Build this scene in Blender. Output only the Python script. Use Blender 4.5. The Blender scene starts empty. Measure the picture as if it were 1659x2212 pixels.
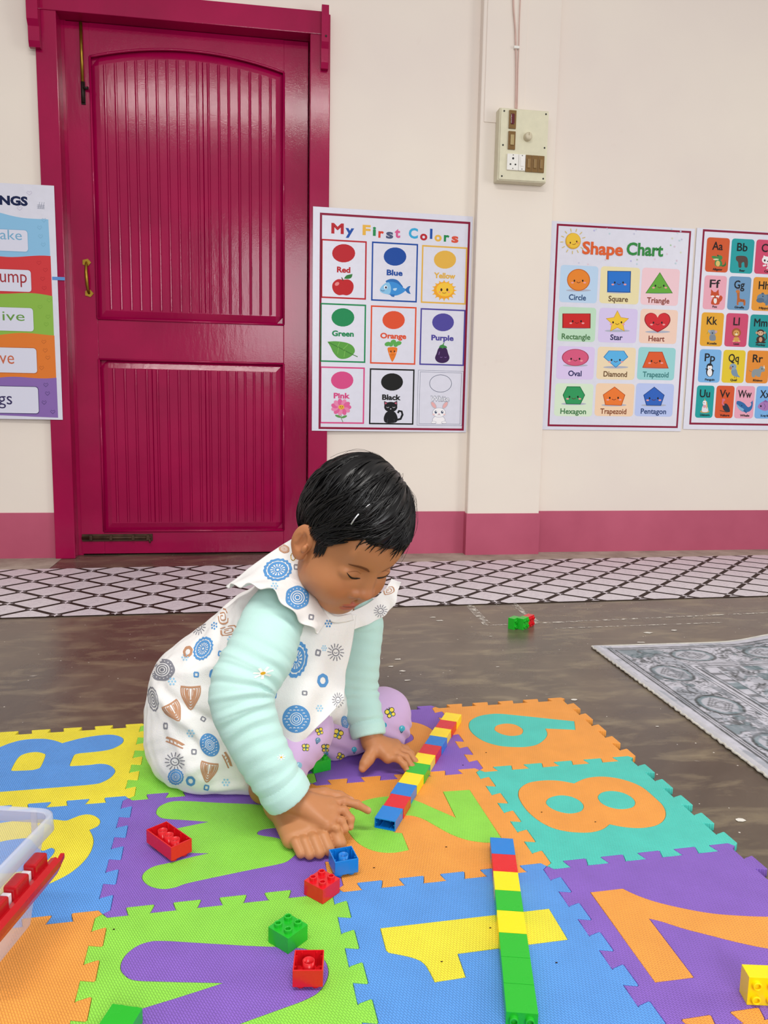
import bpy, bmesh, math, random
import numpy as np
from mathutils import Vector, Matrix
from mathutils.bvhtree import BVHTree
from mathutils.geometry import tessellate_polygon

random.seed(7)
np.random.seed(7)
SC = bpy.context.scene
COL = SC.collection

# ------------------------------------------------------------------ camera
FPX = 1711.583                       # focal length in pixels of the 1659 x 2212 photograph
CAM = np.array([0.196596, -0.965376, 0.659755])
PITCH, ROLL, YAW = 0.1379753, 0.0183114, 0.158681
_f = np.array([math.sin(YAW) * math.cos(PITCH), math.cos(YAW) * math.cos(PITCH), -math.sin(PITCH)])
_r0 = np.array([math.cos(YAW), -math.sin(YAW), 0.0])
_u0 = np.cross(_r0, _f)
_r = _r0 * math.cos(ROLL) + _u0 * math.sin(ROLL)
_u = -_r0 * math.sin(ROLL) + _u0 * math.cos(ROLL)
cam_data = bpy.data.cameras.new('camera')
cam_data.sensor_fit = 'VERTICAL'
cam_data.sensor_height = 36.0
cam_data.lens = FPX / 2212 * 36.0
cam_data.clip_start = 0.02
cam = bpy.data.objects.new('camera', cam_data)
COL.objects.link(cam)
cam.matrix_world = Matrix(((_r[0], _u[0], -_f[0], CAM[0]), (_r[1], _u[1], -_f[1], CAM[1]),
                           (_r[2], _u[2], -_f[2], CAM[2]), (0, 0, 0, 1)))
SC.camera = cam

# ------------------------------------------------------------------ light and exposure
SC.view_settings.view_transform = 'Standard'
SC.view_settings.look = 'None'
SC.view_settings.gamma = 1.0
SC.view_settings.use_curve_mapping = False
SC.view_settings.exposure = 0.0
world = bpy.data.worlds.new('world')
SC.world = world
world.use_nodes = True
world.node_tree.nodes['Background'].inputs[0].default_value = (1.0, 0.965, 0.94, 1)
world.node_tree.nodes['Background'].inputs[1].default_value = 0.58


def area_light(name, loc, target, sx, sy, power, color=(1, 1, 1)):
    l = bpy.data.lights.new(name, 'AREA')
    l.shape = 'RECTANGLE'
    l.size, l.size_y, l.energy, l.color = sx, sy, power, color
    o = bpy.data.objects.new(name, l)
    COL.objects.link(o)
    o.location = loc
    o.rotation_euler = (Vector(target) - Vector(loc)).to_track_quat('-Z', 'Y').to_euler()
    return o


# window behind the photographer, ceiling tube, area light for an unseen window at right
area_light('window_light', (0.75, -3.6, 1.75), (0.5, 0.8, 0.6), 1.7, 1.4, 70, (0.97, 0.985, 1.0))
area_light('tube_light', (0.05, -0.75, 2.92), (0.05, -0.55, 0.0), 1.9, 0.12, 54, (1.0, 0.97, 0.93))
area_light('right_area_light', (3.9, -0.6, 1.3), (0.6, 0.6, 0.5), 1.2, 2.0, 34, (1.0, 0.98, 0.95))


# ------------------------------------------------------------------ pixels of the photograph -> points of the place
def ray(px, py):
    return _f + _r * ((px - 829.5) / FPX) - _u * ((py - 1106.0) / FPX)


def F(px, py, z=0.0):                # the point at height z under that pixel
    d = ray(px, py)
    return CAM + d * ((z - CAM[2]) / d[2])


def W(px, py, Y):                    # the point at depth Y
    d = ray(px, py)
    return CAM + d * ((Y - CAM[1]) / d[1])


# ------------------------------------------------------------------ helpers
def lin(h):
    if not isinstance(h, str):
        return tuple(h)
    h = h.lstrip('#')
    o = []
    for i in (0, 2, 4):
        c = int(h[i:i + 2], 16) / 255
        o.append(c / 12.92 if c <= 0.04045 else ((c + 0.055) / 1.055) ** 2.4)
    return tuple(o)


class NT:                            # small node helper
    def __init__(s, name):
        s.m = bpy.data.materials.new(name)
        s.m.use_nodes = True
        s.t = s.m.node_tree
        s.b = s.t.nodes['Principled BSDF']
        s.out = s.t.nodes['Material Output']

    def n(s, typ, ins=None, **kw):
        nd = s.t.nodes.new(typ)
        for k, v in kw.items():
            setattr(nd, k, v)
        for k, v in (ins or {}).items():
            s.set(nd, k, v)
        return nd

    def set(s, nd, k, v):
        if isinstance(v, bpy.types.NodeSocket):
            s.t.links.new(v, nd.inputs[k])
        else:
            if isinstance(v, tuple) and len(v) == 3 and nd.inputs[k].type == 'RGBA':
                v = v + (1,)
            nd.inputs[k].default_value = v

    def P(s, **kw):
        for k, v in kw.items():
            s.set(s.b, k.replace('_', ' '), v)
        return s

    def math(s, op, a, b=0.0, c=0.0):
        nd = s.n('ShaderNodeMath', operation=op)
        s.set(nd, 0, a); s.set(nd, 1, b); s.set(nd, 2, c)
        return nd.outputs[0]

    def mix(s, fac, a, b, mode='MIX'):
        nd = s.n('ShaderNodeMix', data_type='RGBA', blend_type=mode)
        s.set(nd, 0, fac); s.set(nd, 6, a if not isinstance(a, tuple) else a[:3] + (1,)); s.set(nd, 7, b if not isinstance(b, tuple) else b[:3] + (1,))
        return nd.outputs[2]

    def ramp(s, fac, stops):
        nd = s.n('ShaderNodeValToRGB', {0: fac})
        el = nd.color_ramp.elements
        while len(el) < len(stops):
            el.new(0.5)
        for e, (p, c) in zip(el, stops):
            e.position = p
            e.color = (c, c, c, 1) if not isinstance(c, tuple) else c + (1,)
        return nd.outputs[0]

    def coord(s, which='Object', scale=None, rot=None):
        tc = s.n('ShaderNodeTexCoord')
        o = tc.outputs[which]
        if scale or rot:
            mp = s.n('ShaderNodeMapping', {0: o})
            if scale: mp.inputs['Scale'].default_value = scale
            if rot: mp.inputs['Rotation'].default_value = rot
            o = mp.outputs[0]
        return o

    def noise(s, vec, scale, detail=4.0, rough=0.55, dist=0.0):
        nd = s.n('ShaderNodeTexNoise', {'Vector': vec, 'Scale': scale, 'Detail': detail, 'Roughness': rough, 'Distortion': dist})
        return nd.outputs[0]

    def bump(s, height, strength=0.3, dist=0.002):
        nd = s.n('ShaderNodeBump', {'Height': height, 'Strength': strength, 'Distance': dist})
        s.t.links.new(nd.outputs[0], s.b.inputs['Normal'])
        return s


_plain = {}


def plain(hexc, rough=0.5, spec=0.5, var=0.05, name=None, metal=0.0, coat=0.0, bumps=0.0, bscale=300.0):
    key = (hexc, rough, spec, var, metal, coat, bumps, bscale)
    if key in _plain:
        return _plain[key]
    t = NT(name or 'mat_' + str(hexc).strip('#'))
    c = lin(hexc)
    nz = t.noise(t.coord(), 35.0, 3.0)
    k = t.ramp(nz, [(0.3, tuple(x * (1 - var) for x in c)), (0.7, tuple(min(1, x * (1 + var)) for x in c))])
    t.P(Base_Color=k, Roughness=rough, Specular_IOR_Level=spec, Metallic=metal, Coat_Weight=coat)
    if bumps:
        t.bump(t.noise(t.coord(), bscale, 2.0), bumps, 0.001)
    _plain[key] = t.m
    return t.m


def link(name, me, mat=None, parent=None, loc=None):
    o = bpy.data.objects.new(name, me)
    COL.objects.link(o)
    if mat is not None and me is not None and len(me.materials) == 0:
        for m in (mat if isinstance(mat, (list, tuple)) else [mat]):
            me.materials.append(m)
    if parent is not None:
        o.parent = parent
    if loc is not None:
        o.location = loc
    return o


def thing(name, label, cat, loc=(0, 0, 0), rotz=0.0, group=None, mat=None):
    o = bpy.data.objects.new(name, None)
    COL.objects.link(o)
    o.empty_display_size = 0.02
    if mat is not None:
        o.matrix_world = mat
    else:
        o.location = loc
        o.rotation_euler = (0, 0, rotz)
    return tag(o, label, cat, group)


def tag(o, label, cat=None, group=None, kind=None):
    if label: o['label'] = label
    if cat: o['category'] = cat
    if group: o['group'] = group
    if kind: o['kind'] = kind
    return o


def struct(o, label=None, cat=None):
    o['kind'] = 'structure'
    if label: o['label'] = label
    if cat: o['category'] = cat
    return o


class MB:
    """collects shapes for ONE mesh"""
    def __init__(s):
        s.v, s.f, s.mi, s.sm = [], [], [], []

    def add(s, vs, fs, mi=0, smooth=False):
        b = len(s.v)
        s.v += [tuple(map(float, p)) for p in vs]
        for f in fs:
            s.f.append([b + i for i in f]); s.mi.append(mi); s.sm.append(smooth)
        return s

    def box(s, lo, hi, mi=0, M=None):
        x0, y0, z0 = lo; x1, y1, z1 = hi
        vs = [(x0, y0, z0), (x1, y0, z0), (x1, y1, z0), (x0, y1, z0), (x0, y0, z1), (x1, y0, z1), (x1, y1, z1), (x0, y1, z1)]
        if M is not None: vs = [M @ Vector(p) for p in vs]
        return s.add(vs, [(0, 3, 2, 1), (4, 5, 6, 7), (0, 1, 5, 4), (1, 2, 6, 5), (2, 3, 7, 6), (3, 0, 4, 7)], mi)

    def bbox(s, lo, hi, b=0.001, mi=0):
        """box with chamfered edges"""
        bm = bmesh.new()
        bmesh.ops.create_cube(bm, size=1)
        for v in bm.verts:
            v.co = Vector([lo[i] + (v.co[i] + 0.5) * (hi[i] - lo[i]) for i in range(3)])
        bmesh.ops.bevel(bm, geom=bm.edges[:], offset=b, segments=2, affect='EDGES', profile=0.6)
        bm.verts.index_update()
        s.add([v.co for v in bm.verts], [[v.index for v in f.verts] for f in bm.faces], mi)
        bm.free()
        return s

    def prism(s, pts, d, mi=0):
        """polygon pts (3D, planar) swept by vector d"""
        n = len(pts)
        a = [Vector(p) for p in pts]; d = Vector(d)
        s.add(a + [p + d for p in a], [list(range(n))[::-1], list(range(n, 2 * n))] + [(i, (i + 1) % n, n + (i + 1) % n, n + i) for i in range(n)], mi)
        return s

    def tube(s, pts, rad, seg=10, mi=0, caps=True, smooth=True):
        pts = [Vector(p) for p in pts]
        rads = rad if isinstance(rad, (list, tuple, np.ndarray)) else [rad] * len(pts)
        rings = []
        up = None
        for i, p in enumerate(pts):
            t = (pts[min(i + 1, len(pts) - 1)] - pts[max(i - 1, 0)]).normalized()
            if up is None:
                up = Vector((0, 0, 1)) if abs(t.z) < 0.9 else Vector((1, 0, 0))
            a = t.cross(up).normalized(); b = a.cross(t).normalized(); up = b
            rings.append([p + (a * math.cos(2 * math.pi * k / seg) + b * math.sin(2 * math.pi * k / seg)) * rads[i] for k in range(seg)])
        vs = [q for r in rings for q in r]
        fs = [(i * seg + k, i * seg + (k + 1) % seg, (i + 1) * seg + (k + 1) % seg, (i + 1) * seg + k) for i in range(len(pts) - 1) for k in range(seg)]
        s.add(vs, fs, mi, smooth)
        if caps:
            b = len(s.v) - len(vs)
            s.f.append([b + k for k in range(seg)][::-1]); s.mi.append(mi); s.sm.append(False)
            s.f.append([b + len(vs) - seg + k for k in range(seg)]); s.mi.append(mi); s.sm.append(False)
        return s

    def lathe(s, prof, seg=20, M=None, mi=0, smooth=False):
        """prof: list of (r, z) about local z"""
        vs = []
        for r, z in prof:
            for k in range(seg):
                a = 2 * math.pi * k / seg
                p = Vector((r * math.cos(a), r * math.sin(a), z))
                vs.append(M @ p if M is not None else p)
        fs = [(i * seg + k, i * seg + (k + 1) % seg, (i + 1) * seg + (k + 1) % seg, (i + 1) * seg + k) for i in range(len(prof) - 1) for k in range(seg)]
        return s.add(vs, fs, mi, smooth)

    def mesh(s, name):
        me = bpy.data.meshes.new(name)
        me.from_pydata(s.v, [], s.f)
        me.polygons.foreach_set('material_index', s.mi)
        me.polygons.foreach_set('use_smooth', s.sm)
        me.update()
        return me

    def build(s, name, mat, parent=None, loc=None):
        return link(name, s.mesh(name), mat, parent, loc)


def catmull(pts, n=8, closed=True):
    P = np.asarray(pts, float)
    m = len(P)
    out = []
    for i in range(m if closed else m - 1):
        if closed:
            p0, p1, p2, p3 = P[(i - 1) % m], P[i], P[(i + 1) % m], P[(i + 2) % m]
        else:
            p0, p1, p2, p3 = P[max(i - 1, 0)], P[i], P[i + 1], P[min(i + 2, m - 1)]
        for k in range(n):
            t = k / n
            out.append(0.5 * ((2 * p1) + (-p0 + p2) * t + (2 * p0 - 5 * p1 + 4 * p2 - p3) * t * t + (-p0 + 3 * p1 - 3 * p2 + p3) * t ** 3))
    if not closed:
        out.append(P[-1])
    return np.array(out)


def outline(pts, n=6):
    """closed outline; points given as (x, y) are smooth, (x, y, 1) are corners"""
    m = len(pts)
    cs = [i for i, p in enumerate(pts) if len(p) > 2]
    xy = [np.array(p[:2], float) for p in pts]
    if not cs:
        return catmull(xy, n)
    out = []
    for a, b in zip(cs, cs[1:] + [cs[0] + m]):
        seg = [xy[i % m] for i in range(a, b + 1)]
        if len(seg) == 2:
            out.append(seg[0])
        else:
            out += list(catmull(seg, n, closed=False)[:-1])
    return np.array(out)


def curve_mesh(loops, half, bevel=0.0, offset=0.0, res=1):
    """flat filled curve (first loop outer, further loops holes) with thickness 2*half -> mesh"""
    cu = bpy.data.curves.new('tmp', 'CURVE')
    cu.dimensions = '2D'
    cu.fill_mode = 'BOTH'
    cu.extrude = half - bevel
    cu.bevel_depth = bevel
    cu.bevel_resolution = res
    cu.offset = offset
    for lp in loops:
        sp = cu.splines.new('POLY')
        sp.points.add(len(lp) - 1)
        sp.points.foreach_set('co', np.array([(p[0], p[1], 0, 1) for p in lp], float).ravel())
        sp.use_cyclic_u = True
    o = bpy.data.objects.new('tmp', cu)
    me = bpy.data.meshes.new_from_object(o)
    bpy.data.objects.remove(o)
    bpy.data.curves.remove(cu)
    return me
# ------------------------------------------------------------------ the room
WY = 2.405          # face of the wall
FY = 2.385          # face of the door frame
LY = 2.455          # face of the door leaf

# wall paint: warm cream with faint pink mottling
t = NT('wall_paint')
co = t.coord('Object')
k = t.ramp(t.noise(co, 1.3, 3.0), [(0.3, lin('e6dad2')), (0.7, lin('eee4d8'))])
spot = t.ramp(t.noise(co, 9.0, 5.0, 0.6), [(0.70, 0.0), (0.80, 0.25)])
k = t.mix(spot, k, lin('d9c6bb'))
t.P(Base_Color=k, Roughness=0.62, Specular_IOR_Level=0.25)
t.bump(t.noise(co, 60.0, 5.0), 0.12, 0.002)
M_WALL = t.m
t = NT('skirting_paint')
k = t.ramp(t.noise(t.coord(), 3.0, 4.0), [(0.3, lin('b04d68')), (0.7, lin('bf5a75'))])
t.P(Base_Color=k, Roughness=0.5, Specular_IOR_Level=0.35)
t.bump(t.noise(t.coord(), 40.0, 4.0), 0.15, 0.002)
M_SKIRT = t.m

# polished, worn cement floor
t = NT('cement_floor')
co = t.coord('Object')
n1 = t.noise(co, 2.2, 6.0, 0.62, 0.6)
k = t.ramp(n1, [(0.28, lin('463c33')), (0.5, lin('5a4e42')), (0.72, lin('776a5a'))])
n2 = t.noise(t.coord('Object', scale=(1.0, 2.6, 1.0)), 7.0, 5.0, 0.6, 0.4)
k = t.mix(t.ramp(n2, [(0.50, 0.0), (0.72, 0.6)]), k, lin('96886c'))
vo = t.n('ShaderNodeTexVoronoi', {'Vector': co, 'Scale': 42.0})
speck = t.math('LESS_THAN', vo.outputs['Distance'], 0.07)
rar = t.math('GREATER_THAN', t.noise(co, 11.0, 2.0), 0.54)
k = t.mix(t.math('MULTIPLY', t.math('MULTIPLY', speck, rar), 0.8), k, lin('e8e2d8'))
scr = t.noise(t.coord('Object', scale=(1.0, 3.0, 1.0)), 6.5, 8.0, 0.72, 1.5)
k = t.mix(t.ramp(scr, [(0.665, 0.0), (0.71, 0.7)]), k, lin('d8d2c8'))
t.P(Base_Color=k, Roughness=t.ramp(n1, [(0.3, 0.20), (0.7, 0.36)]), Specular_IOR_Level=0.48)
t.bump(t.noise(co, 25.0, 6.0), 0.10, 0.002)
M_FLOOR = t.m

m = MB().box((-4.5, -4.5, -0.05), (6.5, 2.6, 0.0))
fl_o = struct(m.build('floor', M_FLOOR), 'dark brown polished cement floor with white scuffs', 'floor')
# faint chalk-white tile ghost lines worn into the cement
mk = NT('worn_grout')
a = mk.ramp(mk.noise(mk.coord('Object'), 55.0, 6.0, 0.7), [(0.46, 0.0), (0.60, 1.0)])
tr = mk.n('ShaderNodeBsdfTransparent')
mx = mk.n('ShaderNodeMixShader', {0: a, 1: tr.outputs[0], 2: mk.b.outputs[0]})
mk.t.links.new(mx.outputs[0], mk.out.inputs[0])
mk.P(Base_Color=lin('d9d3c8'), Roughness=0.6)
mb = MB()
def stripe(p, q, w):
    a, b = F(*p), F(*q)
    d = (b - a)[:2]; d /= np.linalg.norm(d); n_ = np.array([-d[1], d[0]]) * w / 2
    mb.add([(a[0] - n_[0], a[1] - n_[1], .0008), (b[0] - n_[0], b[1] - n_[1], .0008), (b[0] + n_[0], b[1] + n_[1], .0008), (a[0] + n_[0], a[1] + n_[1], .0008)], [(0, 1, 2, 3)])
stripe((1012, 1306), (1055, 1352), .026)
stripe((1108, 1304), (1160, 1345), .022)
stripe((1060, 1351), (1700, 1322), .011)
stripe((1200, 1358), (1560, 1345), .007)
st = mb.build('floor_scuff', mk.m, fl_o)
# loose flakes of white paint on the cement
mb = MB()
rnd = random.Random(5)
for (px, py, s) in [(935, 1334, 10), (950, 1341, 13), (860, 1425, 9), (845, 1440, 8), (870, 1450, 9), (1075, 1441, 5), (1400, 1367, 16), (1455, 1362, 11), (1385, 1388, 12), (1240, 1512, 9), (1600, 1772, 10), (1060, 1375, 5), (1560, 1290, 6), (440, 1432, 4), (590, 1480, 4), (880, 1470, 8), (1230, 1560, 5), (1420, 1570, 4)]:
    c = F(px, py); r = s * 0.0007
    mb.add([(c[0] + r * (1 + .6 * rnd.random()) * math.cos(a), c[1] + .6 * r * (.5 + rnd.random()) * math.sin(a), .0009) for a in np.linspace(0, 2 * math.pi, 9)[:-1]], [list(range(8))])
mb.build('paint_flake', plain('dcd8cf', 0.7, 0.2), fl_o)['kind'] = 'stuff'

# paler cement strip left bare at the foot of the wall
t = NT('bare_cement')
co = t.coord('Object')
t.P(Base_Color=t.ramp(t.noise(co, 7.0, 6.0, 0.65), [(0.3, lin('8d8074')), (0.7, lin('bdb2a4'))]), Roughness=0.6, Specular_IOR_Level=0.3)
t.bump(t.noise(co, 30.0, 5.0), 0.2, 0.003)
for nm, x0, x1 in (('floor_strip_right', 0.5, 6.5), ('floor_strip_left', -4.5, -0.60)):
    struct(MB().add([(x0, 2.195 + 0.02 * x0, .0008), (x1, 2.195 + 0.02 * x1, .0008), (x1, 2.41, .0008), (x0, 2.41, .0008)], [(0, 1, 2, 3)]).build(nm, t.m), 'bare pale cement strip at the wall foot, %s of the door' % nm.split('_')[2], 'floor')

# wall with the doorway cut out
DX0, DX1, DTOP = -0.56, 0.42, 2.10
m = MB()
m.box((-4.5, WY, 0), (DX0, WY + 0.16, 3.0)); m.box((DX1, WY, 0), (6.5, WY + 0.16, 3.0)); m.box((DX0, WY, DTOP), (DX1, WY + 0.16, 3.0))
m.box((DX0 - 0.2, WY + 0.16, 0), (DX1 + 0.2, WY + 0.18, 2.3))
struct(m.build('wall_back', M_WALL), 'cream painted plaster wall around the magenta door', 'wall')
PX0, PX1, PY_ = 1.097, 1.424, 2.36
m = MB().bbox((PX0, PY_, 0), (PX1, WY + 0.01, 3.0), 0.006)
struct(m.build('trim_1', M_WALL), 'cream plaster pillar standing out of the wall', 'pillar')
m = MB().bbox((1.112, PY_ - 0.004, 1.80), (1.280, PY_ + 0.01, 3.0), 0.002)
struct(m.build('trim_2', M_WALL), 'flat cable board on the pillar above the switch box', 'board')
BH = 0.188
for nm, x0, x1, lab in (('baseboard_left', -4.5, -0.622, 'painted pink skirting band left of the door'),
                        ('baseboard_middle', 0.486, PX0, 'painted pink skirting band between door and pillar'),
                        ('baseboard_right', PX1, 6.5, 'painted pink skirting band right of the pillar')):
    struct(MB().box((x0, WY - 0.004, 0), (x1, WY + 0.002, BH)).build(nm, M_SKIRT), lab, 'skirting')
struct(MB().box((PX0 - 0.004, PY_ - 0.004, 0), (PX1 + 0.004, WY, BH - 0.004)).build('baseboard_pillar', M_SKIRT), 'painted pink skirting band around the pillar foot', 'skirting')

# ------------------------------------------------------------------ the door
t = NT('magenta_gloss_paint')
co = t.coord('Object')
k = t.ramp(t.noise(co, 4.0, 4.0), [(0.3, lin('930640')), (0.7, lin('a40748'))])
k = t.mix(t.ramp(t.noise(co, 70.0, 3.0, 0.7), [(0.72, 0.0), (0.8, 0.35)]), k, lin('b04468'))
t.P(Base_Color=k, Roughness=0.13, Specular_IOR_Level=0.32)
h1 = t.noise(t.coord('Object', scale=(1, 1, 0.25)), 55.0, 3.0)
h2 = t.noise(co, 220.0, 2.0)
t.bump(t.math('ADD', h1, t.math('MULTIPLY', h2, 0.35)), 0.12, 0.003)
M_DOOR = t.m
BRASS = plain('9a7a2c', 0.35, 0.5, 0.25, metal=0.9)
DARK_IRON = plain('2a211c', 0.5, 0.4, 0.2, metal=0.5)

door = thing('door_1', 'glossy magenta panelled wooden door in its frame', 'door', (0, FY, 0))
door['kind'] = 'structure'
def dp(name, mb, mat=M_DOOR, parent=None):
    me = mb.mesh(name)
    o = link(name, me, mat, parent or door)
    me.transform(Matrix.Translation((0, -FY, 0)))
    return o
dp('jamb', MB().bbox((-0.623, FY, 0), (-0.546, WY + 0.15, 2.165), 0.003))
dp('jamb', MB().bbox((0.405, FY, 0), (0.484, WY + 0.15, 2.165), 0.003))
dp('lintel', MB().bbox((-0.632, FY - 0.004, 2.087), (0.478, WY + 0.15, 2.172), 0.003))
dp('door_stop', MB().bbox((-0.548, LY + 0.001, 0.0), (-0.528, LY + 0.06, 2.09), 0.002))
def bracket(x0, x1, zt, zb):
    prof = [(FY - 0.045, zt), (FY - 0.004, zt), (FY - 0.004, zb), (FY - 0.022, zb), (FY - 0.030, zb + 0.02), (FY - 0.030, zb + 0.07), (FY - 0.045, zb + 0.09)]
    return MB().prism([(x0, y, z) for y, z in prof], (x1 - x0, 0, 0))
dp('rod_bracket', bracket(-0.640, -0.600, 2.20, 1.945))
rb = dp('rod_bracket', bracket(0.446, 0.474, 2.178, 1.955))
dp('rod_hole', MB().lathe([(0.004, 0), (0.004, 0.002), (0.0001, 0.002)], 10, Matrix.Translation((0.463, FY - 0.045, 2.065)) @ Matrix.Rotation(math.pi / 2, 4, 'X')), DARK_IRON, rb)
# stiles and rails
LX0, LX1 = -0.535, 0.402
AX0, AX1 = -0.442, 0.304
Z_UB, Z_UT, Z_LB, Z_LT = 0.972, 1.962, 0.101, 0.811
dp('stile', MB().bbox((LX0, LY, 0.006), (AX0, LY + 0.035, 2.085), 0.002))
dp('stile', MB().bbox((AX1, LY, 0.006), (LX1, LY + 0.035, 2.085), 0.002))
dp('rail', MB().bbox((AX0, LY, 0.006), (AX1, LY + 0.035, Z_LB), 0.002))
dp('rail', MB().bbox((AX0, LY, Z_LT), (AX1, LY + 0.035, Z_UB), 0.002))
def arch_z(x):
    u = (x - AX0) / (AX1 - AX0) * 2 - 1
    return Z_UT + 0.052 * (1 - u * u)
arc = [(x, arch_z(x)) for x in np.linspace(AX0, AX1, 33)]
dp('rail', MB().prism([(AX0, LY, 2.085)] + [(x, LY, z) for x, z in arc] + [(AX1, LY, 2.085)], (0, 0.035, 0)))
# moulding beads round the panels
def bead(path, r=0.005):
    return MB().tube([(x, LY - 0.001, z) for x, z in path], r, 6)
dp('moulding', bead([(AX0, Z_UB), (AX0, Z_UT)])); dp('moulding', bead([(AX1, Z_UB), (AX1, Z_UT)]))
dp('moulding', bead([(AX0, Z_UB), (AX1, Z_UB)])); dp('moulding', bead(arc))
dp('moulding', bead([(AX0, Z_LB), (AX0, Z_LT)])); dp('moulding', bead([(AX1, Z_LB), (AX1, Z_LT)]))
dp('moulding', bead([(AX0, Z_LB), (AX1, Z_LB)])); dp('moulding', bead([(AX0, Z_LT), (AX1, Z_LT)]))
# grooved boards of the panels: fielded (bevelled) margin, raised field with reeded grooves
def board(x0, x1, zb, ztf, edge0, edge1, seed):
    """one vertical board of a panel; edge0/edge1: bevel at that side"""
    rr = random.Random(seed)
    yb, yf, mg = LY + 0.014, LY + 0.004, 0.034
    xs = [x0]
    if edge0: xs += [x0 + mg]
    lo = x0 + mg if edge0 else x0
    hi = x1 - mg if edge1 else x1
    n = max(3, int((hi - lo) / 0.036))
    prof = []
    prof.append((x0, yb if edge0 else yf + 0.004))
    if edge0: prof.append((x0 + mg * 0.95, yf))
    else: prof.append((x0 + 0.0025, yf))
    for i in range(n):
        c = lo + (hi - lo) * (i + 0.5) / n + rr.uniform(-.001, .001)
        for dx, dy in ((-0.0056, 0), (-0.0044, 0.0022), (-0.0032, 0.0), (0.0, -0.0006), (0.0032, 0.0), (0.0044, 0.0022), (0.0056, 0)):
            prof.append((c + dx, yf + dy))
    if edge1: prof.append((x1 - mg * 0.95, yf))
    else: prof.append((x1 - 0.0025, yf))
    prof.append((x1, yb if edge1 else yf + 0.004))
    prof.sort()
    vs, fs = [], []
    rows = 5
    for (x, y) in prof:
        zt = ztf(x)
        z_in0, z_in1 = zb + mg, zt - mg
        margin = (edge0 and x < x0 + mg * .9) or (edge1 and x > x1 - mg * .9)
        ym = y if margin else yf
        vs += [(x, yb, zb), (x, ym, z_in0), (x, y, z_in0 + 0.006), (x, y, z_in1 - 0.006), (x, ym, z_in1), (x, yb, zt)]
    k = 6
    for i in range(len(prof) - 1):
        for j in range(k - 1):
            fs.append((i * k + j, (i + 1) * k + j, (i + 1) * k + j + 1, i * k + j + 1))
    return MB().add(vs, fs)
XS = -0.016
dp('panel_board', board(AX0, XS, Z_UB, arch_z, True, False, 1)); dp('panel_board', board(XS, AX1, Z_UB, arch_z, False, True, 2))
for (a_, b_, e0, e1, sd) in ((AX0, -0.235, True, False, 3), (-0.235, -0.02, False, False, 4), (-0.02, AX1, False, True, 5)):
    dp('panel_board', board(a_, b_, Z_LB, lambda x: Z_LT, e0, e1, sd))
dp('panel_back', MB().box((AX0, LY + 0.02, Z_LB), (AX1, LY + 0.03, 2.0)))
# brass tower bolt at the top, pull handle, iron bolt at the bottom
tb = dp('tower_bolt', MB().tube([(-0.470, LY - 0.008, 2.08), (-0.470, LY - 0.008, 1.86)], 0.0062, 10), BRASS)
dp('bolt_plate', MB().bbox((-0.478, LY - 0.004, 1.785), (-0.462, LY + 0.001, 1.87), 0.001).tube([(-0.470, LY - 0.008, 1.865), (-0.470, LY - 0.008, 1.79)], 0.007, 8), DARK_IRON, tb)
dp('bolt_knob', MB().tube([(-0.470, LY - 0.01, 1.842), (-0.449, LY - 0.016, 1.842)], [0.004, 0.006], 8), DARK_IRON, tb)
hz = [(0, 1.19), (-0.018, 1.178), (-0.026, 1.15), (-0.027, 1.13), (-0.024, 1.10), (-0.016, 1.083), (0, 1.070)]
hd = dp('pull_handle', MB().tube([(-0.478 + 0.006 * i / 6, LY + y, z) for i, (y, z) in enumerate(hz)], [0.006, 0.0055, 0.0065, 0.007, 0.0065, 0.0055, 0.006], 8), BRASS)
for z in (1.19, 1.07):
    x = -0.478 if z > 1.1 else -0.472
    dp('handle_plate', MB().prism([(x + 0.018 * math.cos(a), LY - 0.001, z + 0.015 * math.sin(a)) for a in np.linspace(0, 2 * math.pi, 6)[:-1]], (0, -0.003, 0)), BRASS, hd)
IRON = plain('4a3526', 0.55, 0.4, 0.35, metal=0.4)
ib = dp('floor_bolt', MB().bbox((-0.531, LY - 0.006, 0.060), (-0.246, LY + 0.001, 0.090), 0.001), IRON)
dp('bolt_rod', MB().tube([(-0.531, LY - 0.010, 0.075), (-0.252, LY - 0.010, 0.075)], 0.006, 8), IRON, ib)
for x in (-0.50, -0.42, -0.33, -0.27):
    dp('bolt_staple', MB().bbox((x, LY - 0.018, 0.064), (x + 0.012, LY, 0.086), 0.002), IRON, ib)
dp('bolt_handle', MB().tube([(-0.258, LY - 0.012, 0.072), (-0.255, LY - 0.02, 0.055)], [0.005, 0.004], 6), IRON, ib)
# ------------------------------------------------------------------ printed posters
t = NT('printed_paper')
ca = t.n('ShaderNodeVertexColor', layer_name='Col')
t.P(Base_Color=ca.outputs[0], Roughness=0.42, Specular_IOR_Level=0.18)
M_PRINT = t.m
M_SHEET = plain('dcdcea', 0.3, 0.4, 0.02, name='laminated_sheet')
_tx = {}


def glyphs(s, bold):
    key = (s, bold)
    if key not in _tx:
        cu = bpy.data.curves.new('t', 'FONT')
        cu.body = s
        cu.size = 1.0
        cu.fill_mode = 'FRONT'
        cu.bevel_depth = bold
        cu.bevel_resolution = 1
        cu.resolution_u = 3
        o = bpy.data.objects.new('t', cu)
        me = bpy.data.meshes.new_from_object(o)
        v = np.array([p.co[:2] for p in me.vertices])
        f = [list(p.vertices) for p in me.polygons if p.normal.z > 0.02]
        bpy.data.objects.remove(o); bpy.data.curves.remove(cu); bpy.data.meshes.remove(me)
        x0, x1 = v[:, 0].min(), v[:, 0].max()
        v[:, 0] -= (x0 + x1) / 2
        _tx[key] = (v, f, x1 - x0)
    return _tx[key]


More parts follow.
